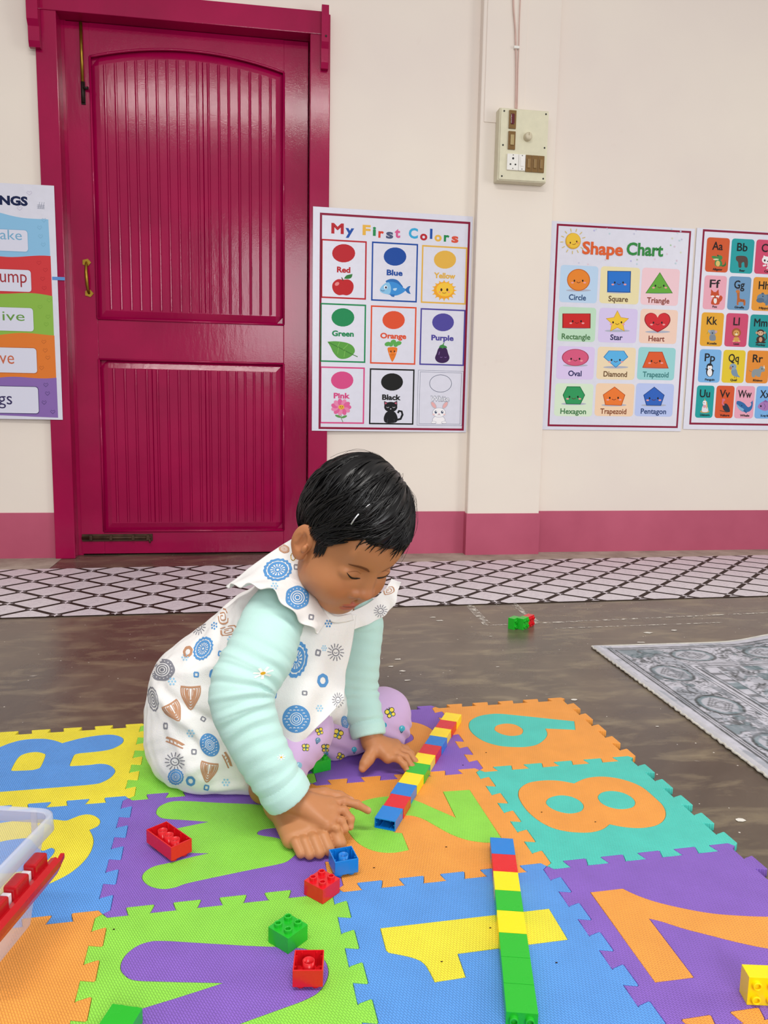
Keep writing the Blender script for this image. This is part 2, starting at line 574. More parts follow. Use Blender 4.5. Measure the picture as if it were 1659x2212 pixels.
class Poster:
    def __init__(s, name, label, xL, yL, xR, yR, z0, z1, zoom):
        d = Vector((xR - xL, yR - yL, 0)); s.w = d.length; s.h = z1 - z0
        d.normalize()
        s.d = np.array(d); s.o = np.array((xL, yL, z0)); s.nrm = np.array((d.y, -d.x, 0))
        s.M = Matrix(((d.x, 0, d.y, xL), (d.y, 0, -d.x, yL), (0, 1, 0, z0), (0, 0, 0, 1)))
        s.root = thing(name, label, 'poster', mat=s.M)
        s.zoom = zoom
        MB().bbox((0, 0, -0.0004), (s.w, s.h, 0.0004), 0.0002).build('sheet', M_SHEET, s.root)
        p = s.loc(500, 500); q = s.loc(600, 500)
        s.k = np.linalg.norm(q - p) / 100            # metres per zoom pixel
        s.begin()

    def loc(s, zx, zy):
        d = ray(*s.zoom(zx, zy))
        tt = ((s.o - CAM) @ s.nrm) / (d @ s.nrm)
        p = CAM + d * tt - s.o
        return np.array((max(p @ s.d, 0.028), p[2]))

    def begin(s):
        s.v, s.f, s.c, s.layer = [], [], [], 0

    def raw(s, vs, fs, col):
        s.layer += 1
        b = len(s.v)
        z = 0.00055 + 0.00003 * s.layer
        s.v += [(x, y, z) for x, y in vs]
        for f in fs:
            s.f.append([b + i for i in f]); s.c.append(lin(col))

    def poly(s, pts, col):                           # zoom-pixel polygon
        L = [s.loc(*p[:2]) for p in pts]
        s.raw(L, [list(range(len(L)))[::-1]], col)

    def blob(s, pts, col, n=5):
        s.poly(list(map(tuple, outline(pts, n))), col)

    def ell(s, cx, cy, rx, ry, col, rot=0.0, n=22):
        c, q = math.cos(math.radians(rot)), math.sin(math.radians(rot))
        s.poly([(cx + rx * math.cos(a) * c - ry * math.sin(a) * q, cy + rx * math.cos(a) * q + ry * math.sin(a) * c) for a in np.linspace(0, 2 * math.pi, n + 1)[:-1]], col)

    def ring(s, cx, cy, rx, ry, w, col):
        n = 28
        A = np.linspace(0, 2 * math.pi, n + 1)[:-1]
        vs = [s.loc(cx + rx * math.cos(a), cy + ry * math.sin(a)) for a in A] + [s.loc(cx + (rx - w) * math.cos(a), cy + (ry - w) * math.sin(a)) for a in A]
        s.raw(vs, [(i, (i + 1) % n, n + (i + 1) % n, n + i)[::-1] for i in range(n)], col)

    def line(s, pts, w, col):
        P = [np.array(p, float) for p in pts]
        vs, fs = [], []
        for i, p in enumerate(P):
            tdir = P[min(i + 1, len(P) - 1)] - P[max(i - 1, 0)]
            tdir /= np.linalg.norm(tdir) + 1e-9
            n = np.array((-tdir[1], tdir[0])) * w / 2
            vs += [s.loc(*(p - n)), s.loc(*(p + n))]
        for i in range(len(P) - 1):
            fs.append((2 * i, 2 * i + 1, 2 * i + 3, 2 * i + 2))
        s.raw(vs, fs, col)

    def rect(s, a, b, col, r=0.0, frame=None):
        """axis-aligned on the sheet, a/b opposite corners in zoom px; r corner radius (m); frame = line width (m)"""
        A, B = s.loc(*a), s.loc(*b)
        x0, x1 = sorted((A[0], B[0])); y0, y1 = sorted((A[1], B[1]))
        def rr(x0, y0, x1, y1, r):
            if r <= 0: return [(x0, y0), (x1, y0), (x1, y1), (x0, y1)]
            o = []
            for cx, cy, a0 in ((x1 - r, y0 + r, -90), (x1 - r, y1 - r, 0), (x0 + r, y1 - r, 90), (x0 + r, y0 + r, 180)):
                o += [(cx + r * math.cos(math.radians(a0 + q)), cy + r * math.sin(math.radians(a0 + q))) for q in (0, 30, 60, 90)]
            return o
        if frame:
            o = rr(x0, y0, x1, y1, r); i = rr(x0 + frame, y0 + frame, x1 - frame, y1 - frame, max(r - frame, 0)); n = len(o)
            s.raw(o + i, [(k, (k + 1) % n, n + (k + 1) % n, n + k) for k in range(n)], col)
        else:
            o = rr(x0, y0, x1, y1, r)
            s.raw(o, [list(range(len(o)))], col)

    def text(s, st, zx, zy, w, h, col, bold=0.0):
        """centre of the word at zoom pixel, w x cap height h in zoom pixels"""
        v, f, gw = glyphs(st, bold)
        c = s.loc(zx, zy)
        sx = w * s.k / gw; sy = h * s.k / 0.70
        s.raw([(c[0] + x * sx, c[1] + (y - 0.35) * sy) for x, y in v], f, col)

    def end(s, name, parent=None, label=None):
        me = bpy.data.meshes.new(name)
        me.from_pydata(s.v, [], s.f)
        ca = me.color_attributes.new('Col', 'FLOAT_COLOR', 'CORNER')
        arr = np.ones((len(me.loops), 4), np.float32)
        i = 0
        for f, c in zip(s.f, s.c):
            arr[i:i + len(f), :3] = c; i += len(f)
        ca.data.foreach_set('color', arr.ravel())
        o = link(name, me, M_PRINT, parent or s.root)
        if label: o['label'] = label
        s.begin()
        return o

    def word(s, parent, *a, **k):
        ly = s.layer
        s.begin(); s.layer = 12
        s.text(*a, **k)
        o = s.end('lettering', parent); o['kind'] = 'stuff'; return o


MAR = '8a1038'
# --- colours chart
P = Poster('colours_poster', 'colours chart with nine framed pictures, taped beside the magenta door', 0.419, FY - 0.004, 1.090, WY - 0.004, 0.535, 1.437,
           lambda x, y: (660 + x * .23058, 430 + y * .23055))
P.rect((124, 126), (1482, 2170), MAR, frame=0.009)
P.end('border')
for ch, x, y, w, h, c in (('M', 300, 275, 115, 86, 'b8202c'), ('y', 415, 290, 82, 80, '1c4fa8'), ('F', 572, 290, 75, 84, 'e9b54a'), ('i', 645, 300, 30, 78, '1c8a4c'), ('r', 708, 318, 52, 75, 'd8412c'),
                          ('s', 788, 325, 68, 75, '4a5578'), ('t', 862, 315, 52, 84, 'd85a90'), ('C', 1010, 320, 88, 86, '38a8d8'), ('o', 1107, 342, 70, 75, 'b8202c'), ('l', 1177, 325, 24, 84, '1c4fa8'),
                          ('o', 1242, 352, 70, 75, 'e9b54a'), ('r', 1322, 355, 55, 75, '1c8a4c'), ('s', 1400, 365, 68, 75, 'd8513c')):
    if ch == ch.lower() and ch in 'ors': h *= 1.05
    P.text(ch, x, y, w, h, c, 0.04)
    P.end('title_letter')
def apple(p):
    p.blob([(350, 755), (300, 752), (258, 785), (250, 830), (270, 875), (310, 900), (350, 897), (390, 902), (430, 880), (450, 830), (442, 785), (405, 755)], 'c01a22')
    p.ell(295, 795, 22, 16, 'e88a8a', -30); p.line([(352, 765), (345, 748), (338, 735)], 9, '5a3a1c')
    p.blob([(360, 745, 1), (385, 715), (440, 702, 1), (430, 735), (400, 748)], '2f7a36')
def fish(p):
    p.blob([(755, 780), (790, 750), (850, 755), (890, 790), (905, 830)], '2a6fb8')
    p.blob([(695, 850), (725, 805), (780, 775), (850, 785), (905, 825), (940, 850), (900, 885), (840, 905), (780, 895), (720, 880)], '3a8fd8')
    p.blob([(695, 850), (725, 805), (775, 780), (800, 830), (785, 890), (720, 880)], '8ac4ea')
    p.blob([(930, 850, 1), (960, 820), (985, 815, 1), (970, 850), (985, 890, 1), (955, 880)], '2a6fb8')
    p.ell(750, 827, 16, 18, 'f4f8ff'); p.ell(753, 829, 9, 11, '16264a')
    p.line([(705, 852), (720, 862), (740, 858)], 5, '2a4a80'); p.blob([(820, 840), (855, 835), (845, 858), (825, 855)], 'b8d8f0')
    p.blob([(790, 893, 1), (835, 895, 1), (830, 918, 1), (805, 912)], '2a6fb8')
def sun(p):
    n = 16
    for i in range(n):
        a = 2 * math.pi * i / n
        p.poly([(1298 + 90 * math.cos(a - .14), 855 + 75 * math.sin(a - .14)), (1298 + 122 * math.cos(a), 858 + 100 * math.sin(a)), (1298 + 90 * math.cos(a + .14), 855 + 75 * math.sin(a + .14))], 'eeb83c')
    p.ell(1297, 855, 96, 78, 'f2a428'); p.ell(1305, 848, 80, 64, 'f6c63c')
    for x in (1272, 1327): p.ell(x, 850, 10, 14, '4a2a14')
    p.line([(1280, 876), (1298, 884), (1318, 876)], 5, '8a4a1a')
    for x in (1257, 1342): p.ell(x, 872, 11, 7, 'f09a78')
def leaf(p):
    p.blob([(205, 1337, 1), (280, 1332), (380, 1345), (440, 1375), (462, 1425), (430, 1470), (370, 1497), (310, 1490), (262, 1440), (235, 1385)], '5aa040')
    p.line([(215, 1342), (330, 1400), (430, 1452), (488, 1478)], 7, '3a7a2c'); p.line([(300, 1385), (320, 1340)], 4, '8ac860'); p.line([(350, 1410), (400, 1360)], 4, '8ac860'); p.line([(310, 1390), (300, 1450)], 4, '8ac860'); p.line([(370, 1420), (360, 1480)], 4, '8ac860')
def carrot(p):
    for x, y, r in ((770, 1358, 30), (822, 1338, 26), (868, 1352, 32), (800, 1362, 22), (845, 1365, 22)): p.ell(x, y, r, 20, '5aaa50', -15)
    p.blob([(768, 1400), (790, 1388), (840, 1388), (860, 1402), (850, 1450), (830, 1500), (812, 1528, 1), (795, 1495), (778, 1445)], 'e87a20')
    p.line([(800, 1460), (830, 1458)], 4, 'b8540e'); p.ell(800, 1428, 6, 9, '3a1a0a'); p.ell(832, 1427, 6, 9, '3a1a0a'); p.ell(790, 1442, 8, 5, 'f0a080'); p.ell(843, 1440, 8, 5, 'f0a080')
def eggplant(p):
    p.blob([(1280, 1385), (1320, 1400), (1335, 1445), (1348, 1490), (1325, 1525), (1280, 1537), (1235, 1525), (1213, 1490), (1228, 1445), (1245, 1400)], '3a1c50')
    p.blob([(1248, 1395, 1), (1260, 1372), (1285, 1362, 1), (1292, 1345, 1), (1300, 1350, 1), (1296, 1368), (1320, 1380), (1325, 1398, 1), (1300, 1392), (1285, 1402, 1), (1268, 1392)], '3f8a46')
    p.line([(1255, 1430), (1248, 1460)], 7, '7a5a94'); p.line([(1260, 1480), (1270, 1486), (1282, 1480)], 4, '8a6aa8'); p.line([(1300, 1480), (1310, 1486), (1322, 1480)], 4, '8a6aa8')
def flower(p):
    p.line([(335, 2000), (333, 2050), (350, 2090)], 6, '6a8a5a')
    p.ell(305, 2035, 30, 11, '5f9a50', 20); p.ell(362, 2040, 28, 11, '5f9a50', -20)
    for i in range(11):
        a = 2 * math.pi * i / 11
        p.ell(333 + 62 * math.cos(a), 1950 + 46 * math.sin(a), 34, 22, ('e06098', 'e888b0')[i % 2], math.degrees(a))
    p.ell(335, 1950, 28, 22, 'e8b040'); p.ell(326, 1946, 4, 5, '5a3010'); p.ell(345, 1946, 4, 5, '5a3010'); p.line([(328, 1957), (336, 1962), (345, 1957)], 3, '7a4a1a')
def cat(p):
    K = '17171c'
    p.line([(850, 2070), (890, 2060), (908, 2020), (900, 1990), (875, 1985), (865, 2005)], 20, K)
    p.blob([(800, 1985), (840, 2000), (862, 2050), (850, 2090), (800, 2098), (745, 2092), (733, 2050), (755, 2000)], K)
    p.ell(798, 1948, 62, 48, K)
    p.poly([(738, 1935), (735, 1893), (780, 1910)], K); p.poly([(818, 1910), (858, 1890), (860, 1935)], K)
    p.poly([(745, 1925), (743, 1903), (766, 1912)], 'c8607a'); p.poly([(832, 1912), (852, 1902), (853, 1925)], 'c8607a')
    p.line([(758, 1948), (770, 1956), (782, 1948)], 4, 'd8d8e0'); p.line([(815, 1948), (827, 1956), (840, 1948)], 4, 'd8d8e0'); p.ell(798, 1966, 6, 4, 'e8e8f0')
    p.line([(770, 2060), (768, 2095)], 3, '4a4a55'); p.line([(830, 2060), (832, 2095)], 3, '4a4a55')
def rabbit(p):
    O, Wt = 'b8b8c6', 'f4f2f6'
    p.ell(1200, 1930, 20, 40, O, -35); p.ell(1200, 1930, 15, 34, 'e8b0b0', -35); p.ell(1308, 1930, 20, 40, O, 35); p.ell(1308, 1930, 15, 34, 'e8b0b0', 35)
    p.ell(1248, 2070, 62, 42, O); p.ell(1248, 2070, 57, 38, Wt); p.ell(1200, 2092, 26, 12, O); p.ell(1200, 2092, 22, 9, Wt); p.ell(1298, 2092, 26, 12, O); p.ell(1298, 2092, 22, 9, Wt)
    p.ell(1250, 2000, 64, 46, O); p.ell(1250, 2000, 59, 42, Wt)
    for x in (1220, 1280): p.ell(x, 1996, 11, 14, '3a4a68'); p.ell(x + 3, 1991, 4, 5, 'ffffff')
    p.ell(1250, 2014, 6, 4, 'd88a9a'); p.line([(1236, 2024), (1250, 2020), (1264, 2024)], 3, '7a7a88'); p.ell(1200, 2018, 11, 7, 'f0c8c8'); p.ell(1300, 2018, 11, 7, 'f0c8c8')
CARDS = [('Red', 'bb1c28', (146, 372), (566, 944), (357, 508, 108, 86), (357, 662, 125), apple), ('Blue', '1449a0', (622, 397), (1042, 970), (838, 539, 106, 86), (835, 690, 152), fish),
         ('Yellow', 'e3b24a', (1092, 430), (1500, 990), (1306, 568, 104, 85), (1303, 718, 210), sun),
         ('Green', '148a52', (138, 972), (560, 1536), (350, 1109, 107, 86), (350, 1260, 205), leaf), ('Orange', 'e0502c', (612, 995), (1028, 1553), (825, 1134, 105, 85), (822, 1282, 250), carrot),
         ('Purple', '4f479c', (1078, 1021), (1483, 1565), (1288, 1155, 102, 84), (1283, 1300, 220), eggplant),
         ('Pink', 'd84a86', (136, 1567), (548, 2107), (343, 1698, 105, 83), (340, 1842, 155), flower), ('Black', '141414', (602, 1585), (1010, 2115), (810, 1714, 103, 82), (805, 1857, 182), cat),
         ('White', None, (1055, 1602), (1465, 2125), (1265, 1728, 105, 83), (1260, 1870, 190), rabbit)]
for wd, c, a, b, (ex, ey, rx, ry), (tx, ty, tw), fn in CARDS:
    P.begin()
    if c:
        P.rect(a, b, c, frame=0.0062); P.ell(ex, ey, rx, ry, c)
    else:
        P.rect(a, b, '55607a', frame=0.0012); P.rect((a[0] + 18, a[1] + 16), (b[0] - 18, b[1] - 14), '55607a', frame=0.0012); P.ring(ex, ey, rx, ry, 4, '3f4a66')
    fn(P)
    cd = P.end('picture_card', label='%s card of the colours chart' % wd.lower())
    if c: P.word(cd, wd, tx, ty, tw, 48, c, bold=0.04)
    else:
        P.begin(); P.layer = 10; P.text(wd, tx, ty, tw, 48, '3f4a66', 0.055); P.text(wd, tx, ty, tw * .975, 46, 'f0f0f8', 0.022); P.end('lettering', cd)['kind'] = 'stuff'

# --- shapes chart
P = Poster('shapes_poster', 'shapes chart with twelve smiling shapes and a sun in the corner', 1.432, WY - 0.004, 2.096, WY - 0.004, 0.552, 1.438,
           lambda x, y: (1160 + x * .30078, 460 + y * .30078))
P.rect((114, 75), (1010, 1545), MAR, frame=0.0085)
P.end('border')
rs = random.Random(3)
for i in range(46):
    x, y = rs.uniform(160, 1040), rs.uniform(110, 370)
    if 190 < x < 920 and 190 < y < 310: continue
    c = rs.choice(['c8c8e0', 'd8dcc0', 'c0d8e0', 'e0c8d8', 'a8c8a0', 'b8b8e4'])
    P.poly([(x + (9 if k % 2 == 0 else 4) * math.cos(k * math.pi / 5), y + (9 if k % 2 == 0 else 4) * math.sin(k * math.pi / 5)) for k in range(10)], c)
P.end('confetti')['kind'] = 'stuff'
P.layer = 50
for i in range(13):
    a = math.radians(i * 360 / 13 + 10)
    P.line([(258 + 70 * math.cos(a), 203 + 70 * math.sin(a)), (258 + 92 * math.cos(a), 203 + 92 * math.sin(a))], 5, 'd8c068')
P.ell(258, 202, 55, 58, 'd8a428'); P.ell(260, 199, 49, 52, 'ecc23e'); P.ell(238, 215, 5, 7, '4a2a10'); P.ell(284, 206, 5, 7, '4a2a10'); P.line([(252, 226), (266, 228), (278, 220)], 4, '8a4a1a'); P.ell(228, 232, 9, 6, 'ec9a60'); P.ell(292, 216, 9, 6, 'ec9a60')
P.end('sun_picture')
P.layer = 60; P.text('Shape', 472, 256, 290, 78, 'e0602c', 0.03); P.end('title')
P.layer = 60; P.text('Chart', 775, 262, 265, 78, '2f8a3e', 0.03); P.end('title')
def reg(n, cx, cy, rx, ry, a0): return [(cx + rx * math.cos(math.radians(a0 + 360 * i / n)), cy + ry * math.sin(math.radians(a0 + 360 * i / n))) for i in range(n)]
def sh_poly(pts, c, c2):
    def f(p):
        P_ = np.array(pts); ce = P_.mean(0)
        p.poly([tuple(q) for q in P_], c2); p.poly([tuple(ce + (q - ce) * 0.93) for q in P_], c)
    return f
heart = [(866, 858, 1), (800, 820), (772, 775), (780, 735), (815, 717), (850, 728), (866, 752, 1), (882, 728), (918, 718), (950, 738), (957, 778), (930, 820)]
star = [(577 + (88 if k % 2 == 0 else 44) * math.sin(k * math.pi / 5), 783 - (88 if k % 2 == 0 else 44) * math.cos(k * math.pi / 5) * .95) for k in range(10)]
SH = [('Circle', (158, 372), (430, 650), 'bcd6f0', (298, 481), reg(32, 298, 481, 83, 79, 0), 'e8862c', 'c06018', (290, 606, 122), '2a4a78'),
      ('Square', (448, 382), (728, 658), 'ece0b0', (588, 494), [(505, 416), (675, 418), (670, 573), (503, 568)], '2474d0', '0e4a90', (583, 617, 142), '6a5030'),
      ('Triangle', (745, 392), (1012, 668), 'f2ccd4', (880, 517), [(882, 425), (975, 577), (778, 577)], '64ac3a', '3a7a20', (870, 628, 165), '8a3a2a'),
      ('Rectangle', (145, 672), (416, 928), 'bfe0c4', (286, 772), [(182, 722), (385, 722), (384, 829), (181, 827)], 'cc2424', '8a1010', (280, 888, 205), '4a7a4a'),
      ('Star', (437, 680), (712, 936), 'd8caf0', (576, 780), star, 'f2c838', 'c08a18', (570, 893, 90), '2a2a5a'),
      ('Heart', (733, 688), (1000, 942), 'f4d2c0', (866, 782), [tuple(q) for q in outline(heart)], 'd42430', '941420', (858, 902, 118), '8a3a2a'),
      ('Oval', (135, 955), (406, 1198), 'dccaf0', (275, 1042), reg(32, 275, 1038, 97, 61, 0), 'd85a80', 'a83a5a', (272, 1152, 96), '1f1f5a'),
      ('Diamond', (425, 960), (700, 1200), 'f0dcb8', (565, 1050), [(515, 988), (625, 990), (655, 1035), (565, 1112), (476, 1035)], '5ab4ea', '2a7ab8', (562, 1157, 172), '6a4a2a'),
      ('Trapezoid', (718, 962), (984, 1203), '9ad6d8', (852, 1058), [(803, 996), (900, 997), (945, 1117), (755, 1112)], 'e05a28', 'a83a10', (852, 1160, 192), '3a8080'),
      ('Hexagon', (120, 1222), (396, 1462), 'd8ead0', (263, 1315), [(215, 1245), (310, 1246), (345, 1308), (312, 1375), (208, 1373), (184, 1308)], '2f9a5c', '1a6a3a', (260, 1424, 186), '3f7a48'),
      ('Trapezoid', (412, 1222), (690, 1462), 'f4d4b4', (552, 1322), [(557, 1247), (634, 1307), (607, 1384), (489, 1380), (473, 1305)], 'ee7a30', 'b84e14', (548, 1424, 192), '8a4a2a'),
      ('Pentagon', (702, 1222), (972, 1464), 'bccaf4', (838, 1325), [(842, 1248), (916, 1308), (890, 1385), (784, 1383), (763, 1308)], '2a62c0', '143a80', (836, 1424, 190), '24407a')]
for wd, a, b, bg, (ex, ey), pts, c, c2, (tx, ty, tw), tc in SH:
    P.begin()
    P.rect((a[0] + 12, a[1]), (b[0] - 2, b[1]), bg, r=0.014)
    P.ell(ex, max(q[1] for q in pts) - 4, 90, 9, 'b0b4c4')
    sh_poly(pts, c, c2)(P)
    P.ell(ex - 30, ey + 6, 6, 8, '1c1414'); P.ell(ex + 30, ey + 6, 6, 8, '1c1414'); P.line([(ex - 14, ey + 14), (ex, ey + 22), (ex + 14, ey + 14)], 4, '5a1a14'); P.ell(ex - 44, ey + 20, 10, 6, 'eca0a0'); P.ell(ex + 44, ey + 20, 10, 6, 'eca0a0')
    cd = P.end('shape_card')
    P.word(cd, wd, tx, ty, tw, 36, tc, bold=0.022)

# --- alphabet chart
P = Poster('alphabet_poster', 'alphabet chart with small animal cards, cut by the right edge', 2.106, WY - 0.004, 2.770, WY - 0.004, 0.562, 1.443,
           lambda x, y: (1480 + x * .2079, 480 + y * .2079))
L = P.loc(175, 72); B = P.loc(36, 2102)
P.raw([(L[0], B[1]), (P.w - L[0], B[1]), (P.w - L[0], L[1]), (L[0], L[1])] + [(L[0] + .009, B[1] + .009), (P.w - L[0] - .009, B[1] + .009), (P.w - L[0] - .009, L[1] - .009), (L[0] + .009, L[1] - .009)],
      [(k, (k + 1) % 4, 4 + (k + 1) % 4, 4 + k) for k in range(4)], MAR)
P.end('border')
def animal(p, kind, x, y):
    if kind == 'Alligator':
        p.blob([(x - 20, y + 70), (x - 25, y + 20), (x + 10, y), (x + 45, y + 25), (x + 45, y + 70)], '3f8a48'); p.blob([(x + 40, y + 70), (x + 75, y + 50), (x + 80, y + 10, 1), (x + 90, y + 60), (x + 60, y + 78)], '2f7038')
        p.ell(x + 5, y + 45, 22, 30, 'e0c070'); p.ell(x + 25, y - 15, 28, 26, '3f8a48'); p.ell(x - 25, y - 18, 36, 15, '3f8a48', 12); p.ell(x - 15, y + 2, 30, 8, 'd8dcb0'); p.ell(x + 5, y - 38, 10, 8, '2a5a30')
    elif kind == 'Bear':
        p.blob([(x - 60, y - 40), (x - 20, y - 48), (x + 40, y - 40), (x + 60, y), (x + 55, y + 68), (x + 28, y + 70), (x + 20, y + 20), (x - 5, y + 30), (x - 8, y + 72), (x - 35, y + 72), (x - 42, y + 20), (x - 62, y - 5)], '54403a')
    elif kind == 'Cat':
        p.ell(x + 45, y + 40, 40, 28, 'f0eef0'); p.ell(x - 5, y - 12, 44, 38, 'f0eef0'); p.poly([(x - 40, y - 25), (x - 30, y - 62), (x, y - 42)], 'f0eef0'); p.ell(x - 20, y - 8, 10, 12, '3a2a2a'); p.ell(x + 10, y + 2, 6, 8, '3a2a2a'); p.line([(x - 40, y + 48), (x - 5, y + 40)], 16, 'f0eef0'); p.line([(x + 15, y + 60), (x, y + 80)], 14, 'e0dce0')
    elif kind == 'Fox':
        p.blob([(x + 30, y + 70), (x + 70, y + 40), (x + 82, y + 5, 1), (x + 60, y - 15), (x + 40, y + 20)], 'c84a20'); p.blob([(x - 35, y + 78), (x - 25, y + 20), (x + 5, y), (x + 40, y + 20), (x + 45, y + 78)], 'c84a20'); p.ell(x + 5, y + 40, 17, 32, 'f0e8e4')
        p.blob([(x - 45, y - 20), (x, y - 50), (x + 48, y - 20), (x + 5, y + 18)], 'c84a20'); p.poly([(x - 40, y - 30), (x - 38, y - 78), (x - 10, y - 50)], 'c84a20'); p.poly([(x + 42, y - 30), (x + 40, y - 78), (x + 12, y - 50)], 'c84a20'); p.ell(x - 22, y - 4, 18, 9, 'f0e8e4'); p.ell(x + 28, y - 4, 18, 9, 'f0e8e4'); p.ell(x + 3, y + 12, 6, 5, '2a1a14')
    elif kind == 'Giraffe':
        p.blob([(x - 28, y - 70), (x - 5, y - 75), (x + 5, y - 50), (x + 8, y + 10), (x + 60, y + 25), (x + 62, y + 80), (x + 45, y + 80), (x + 40, y + 50), (x - 5, y + 50), (x - 8, y + 75), (x - 25, y + 75), (x - 22, y), (x - 24, y - 40)], 'b8642c'); p.ell(x - 14, y - 62, 22, 16, 'c87834'); p.line([(x - 22, y - 78), (x - 24, y - 95)], 5, '8a4a20'); p.line([(x - 4, y - 78), (x, y - 95)], 5, '8a4a20'); p.ell(x + 20, y + 30, 8, 6, '8a4a20'); p.ell(x + 42, y + 36, 8, 6, '8a4a20')
    elif kind == 'Hippo':
        p.ell(x + 60, y + 10, 85, 52, '5f7a94'); p.ell(x - 15, y - 5, 55, 42, '6a86a0'); p.ell(x - 35, y + 22, 42, 26, '546e88'); p.ell(x - 10, y - 48, 14, 10, '4a6278'); p.ell(x - 8, y - 20, 6, 7, '1c2430'); p.line([(x + 30, y + 50), (x + 30, y + 75)], 26, '5f7a94'); p.line([(x + 90, y + 50), (x + 90, y + 75)], 26, '5f7a94')
    elif kind == 'Koala':
        p.line([(x - 50, y + 5), (x - 30, y - 40)], 5, '8a9a40'); p.line([(x + 20, y - 40), (x + 10, y - 10)], 6, '7a9a40'); p.blob([(x - 20, y + 70), (x - 22, y + 20), (x + 10, y + 5), (x + 38, y + 25), (x + 35, y + 72)], '7f8a98'); p.ell(x + 8, y - 12, 36, 26, '8a95a4'); p.ell(x - 26, y - 24, 14, 14, 'a4adb8'); p.ell(x + 42, y - 18, 14, 14, 'c8a0ac'); p.ell(x + 6, y - 4, 7, 10, '3a3f4a')
    elif kind == 'Lion':
        p.ell(x, y + 55, 32, 26, 'd8a050'); p.ell(x, y - 15, 48, 48, 'a8542c'); p.ell(x, y - 10, 32, 32, 'd8a050'); p.ell(x, y + 2, 14, 9, 'f0e4cc'); p.ell(x - 13, y - 14, 4, 5, '3a1c0c'); p.ell(x + 13, y - 14, 4, 5, '3a1c0c'); p.ell(x - 28, y + 74, 14, 7, 'e8c080'); p.ell(x + 28, y + 74, 14, 7, 'e8c080')
    elif kind == 'Monkey':
        p.line([(x + 40, y + 60), (x + 62, y + 30), (x + 58, y - 20)], 9, '3a241c'); p.ell(x, y + 45, 45, 38, '3a241c'); p.ell(x, y + 45, 18, 26, 'c89a78'); p.ell(x, y - 25, 42, 36, '3a241c'); p.ell(x - 40, y - 25, 12, 13, 'c89a78'); p.ell(x + 42, y - 25, 12, 13, 'c89a78'); p.ell(x, y - 20, 28, 24, 'dcb490'); p.ell(x - 11, y - 24, 4, 5, '1c100c'); p.ell(x + 11, y - 24, 4, 5, '1c100c'); p.ell(x - 32, y + 76, 22, 9, '3a241c'); p.ell(x + 32, y + 76, 22, 9, '3a241c')
    elif kind == 'Penguin':
        p.line([(x - 20, y), (x - 42, y - 15)], 14, '16161c'); p.line([(x + 22, y), (x + 44, y + 12)], 14, '16161c'); p.ell(x, y + 22, 38, 50, '16161c'); p.ell(x, y - 35, 33, 34, '16161c'); p.ell(x, y + 28, 26, 40, 'f2f2f6'); p.ell(x - 8, y - 25, 14, 20, 'f2f2f6'); p.ell(x + 12, y - 25, 14, 20, 'f2f2f6'); p.ell(x, y - 14, 7, 5, 'e08a30')
    elif kind == 'Quail':
        p.line([(x - 20, y - 78), (x - 8, y - 90), (x + 10, y - 80)], 6, '2a2a30'); p.blob([(x - 25, y + 10), (x - 5, y - 25), (x + 30, y - 10), (x + 45, y + 40), (x + 72, y + 72, 1), (x + 30, y + 66), (x - 10, y + 50)], '7a93ac'); p.ell(x - 5, y - 38, 36, 34, '8aa4bc'); p.ell(x - 30, y - 25, 14, 18, 'b8805a'); p.ell(x - 8, y - 40, 6, 8, '20242c'); p.line([(x + 10, y + 62), (x + 10, y + 82)], 5, '7a5a2a'); p.line([(x + 26, y + 64), (x + 28, y + 82)], 5, '7a5a2a')
    elif kind == 'Rhino':
        p.blob([(x - 62, y + 20), (x - 40, y - 15), (x + 10, y - 22), (x + 35, y - 50), (x + 70, y - 30), (x + 72, y + 5), (x + 40, y + 15), (x + 25, y + 62), (x - 5, y + 58), (x - 25, y + 45), (x - 30, y + 65), (x - 58, y + 62)], '8e979a'); p.poly([(x + 60, y - 30), (x + 66, y - 62), (x + 76, y - 22)], 'eeeae4'); p.ell(x + 45, y - 20, 5, 6, '2a2a30'); p.line([(x - 62, y + 10), (x - 82, y + 2), (x - 88, y - 8)], 5, '6a7276')
    elif kind == 'Unicorn':
        p.ell(x, y + 62, 48, 16, 'b89a58'); p.blob([(x - 28, y + 62), (x - 22, y + 5), (x + 5, y - 10), (x + 28, y + 10), (x + 32, y + 62)], 'e8e4ec'); p.ell(x, y - 28, 22, 26, 'f0ecf2'); p.line([(x + 18, y - 40), (x + 24, y), (x + 20, y + 30)], 10, 'd8b060'); p.ell(x - 2, y + 8, 18, 16, 'e0a0b0'); p.poly([(x - 6, y - 50), (x, y - 78), (x + 6, y - 50)], 'd0a850'); p.ell(x - 8, y - 30, 4, 5, '2a2030')
    elif kind == 'Vulture':
        p.blob([(x - 20, y - 5), (x + 15, y - 25), (x + 45, y + 10), (x + 55, y + 60), (x + 20, y + 62), (x - 10, y + 40)], '24283a'); p.line([(x - 15, y - 60), (x - 22, y - 25), (x - 5, y - 5)], 16, 'd8708a'); p.ell(x - 10, y - 62, 16, 14, 'd8708a'); p.line([(x - 50, y + 48), (x - 10, y + 58), (x + 30, y + 66)], 9, '6a3a24')
    elif kind == 'Whale':
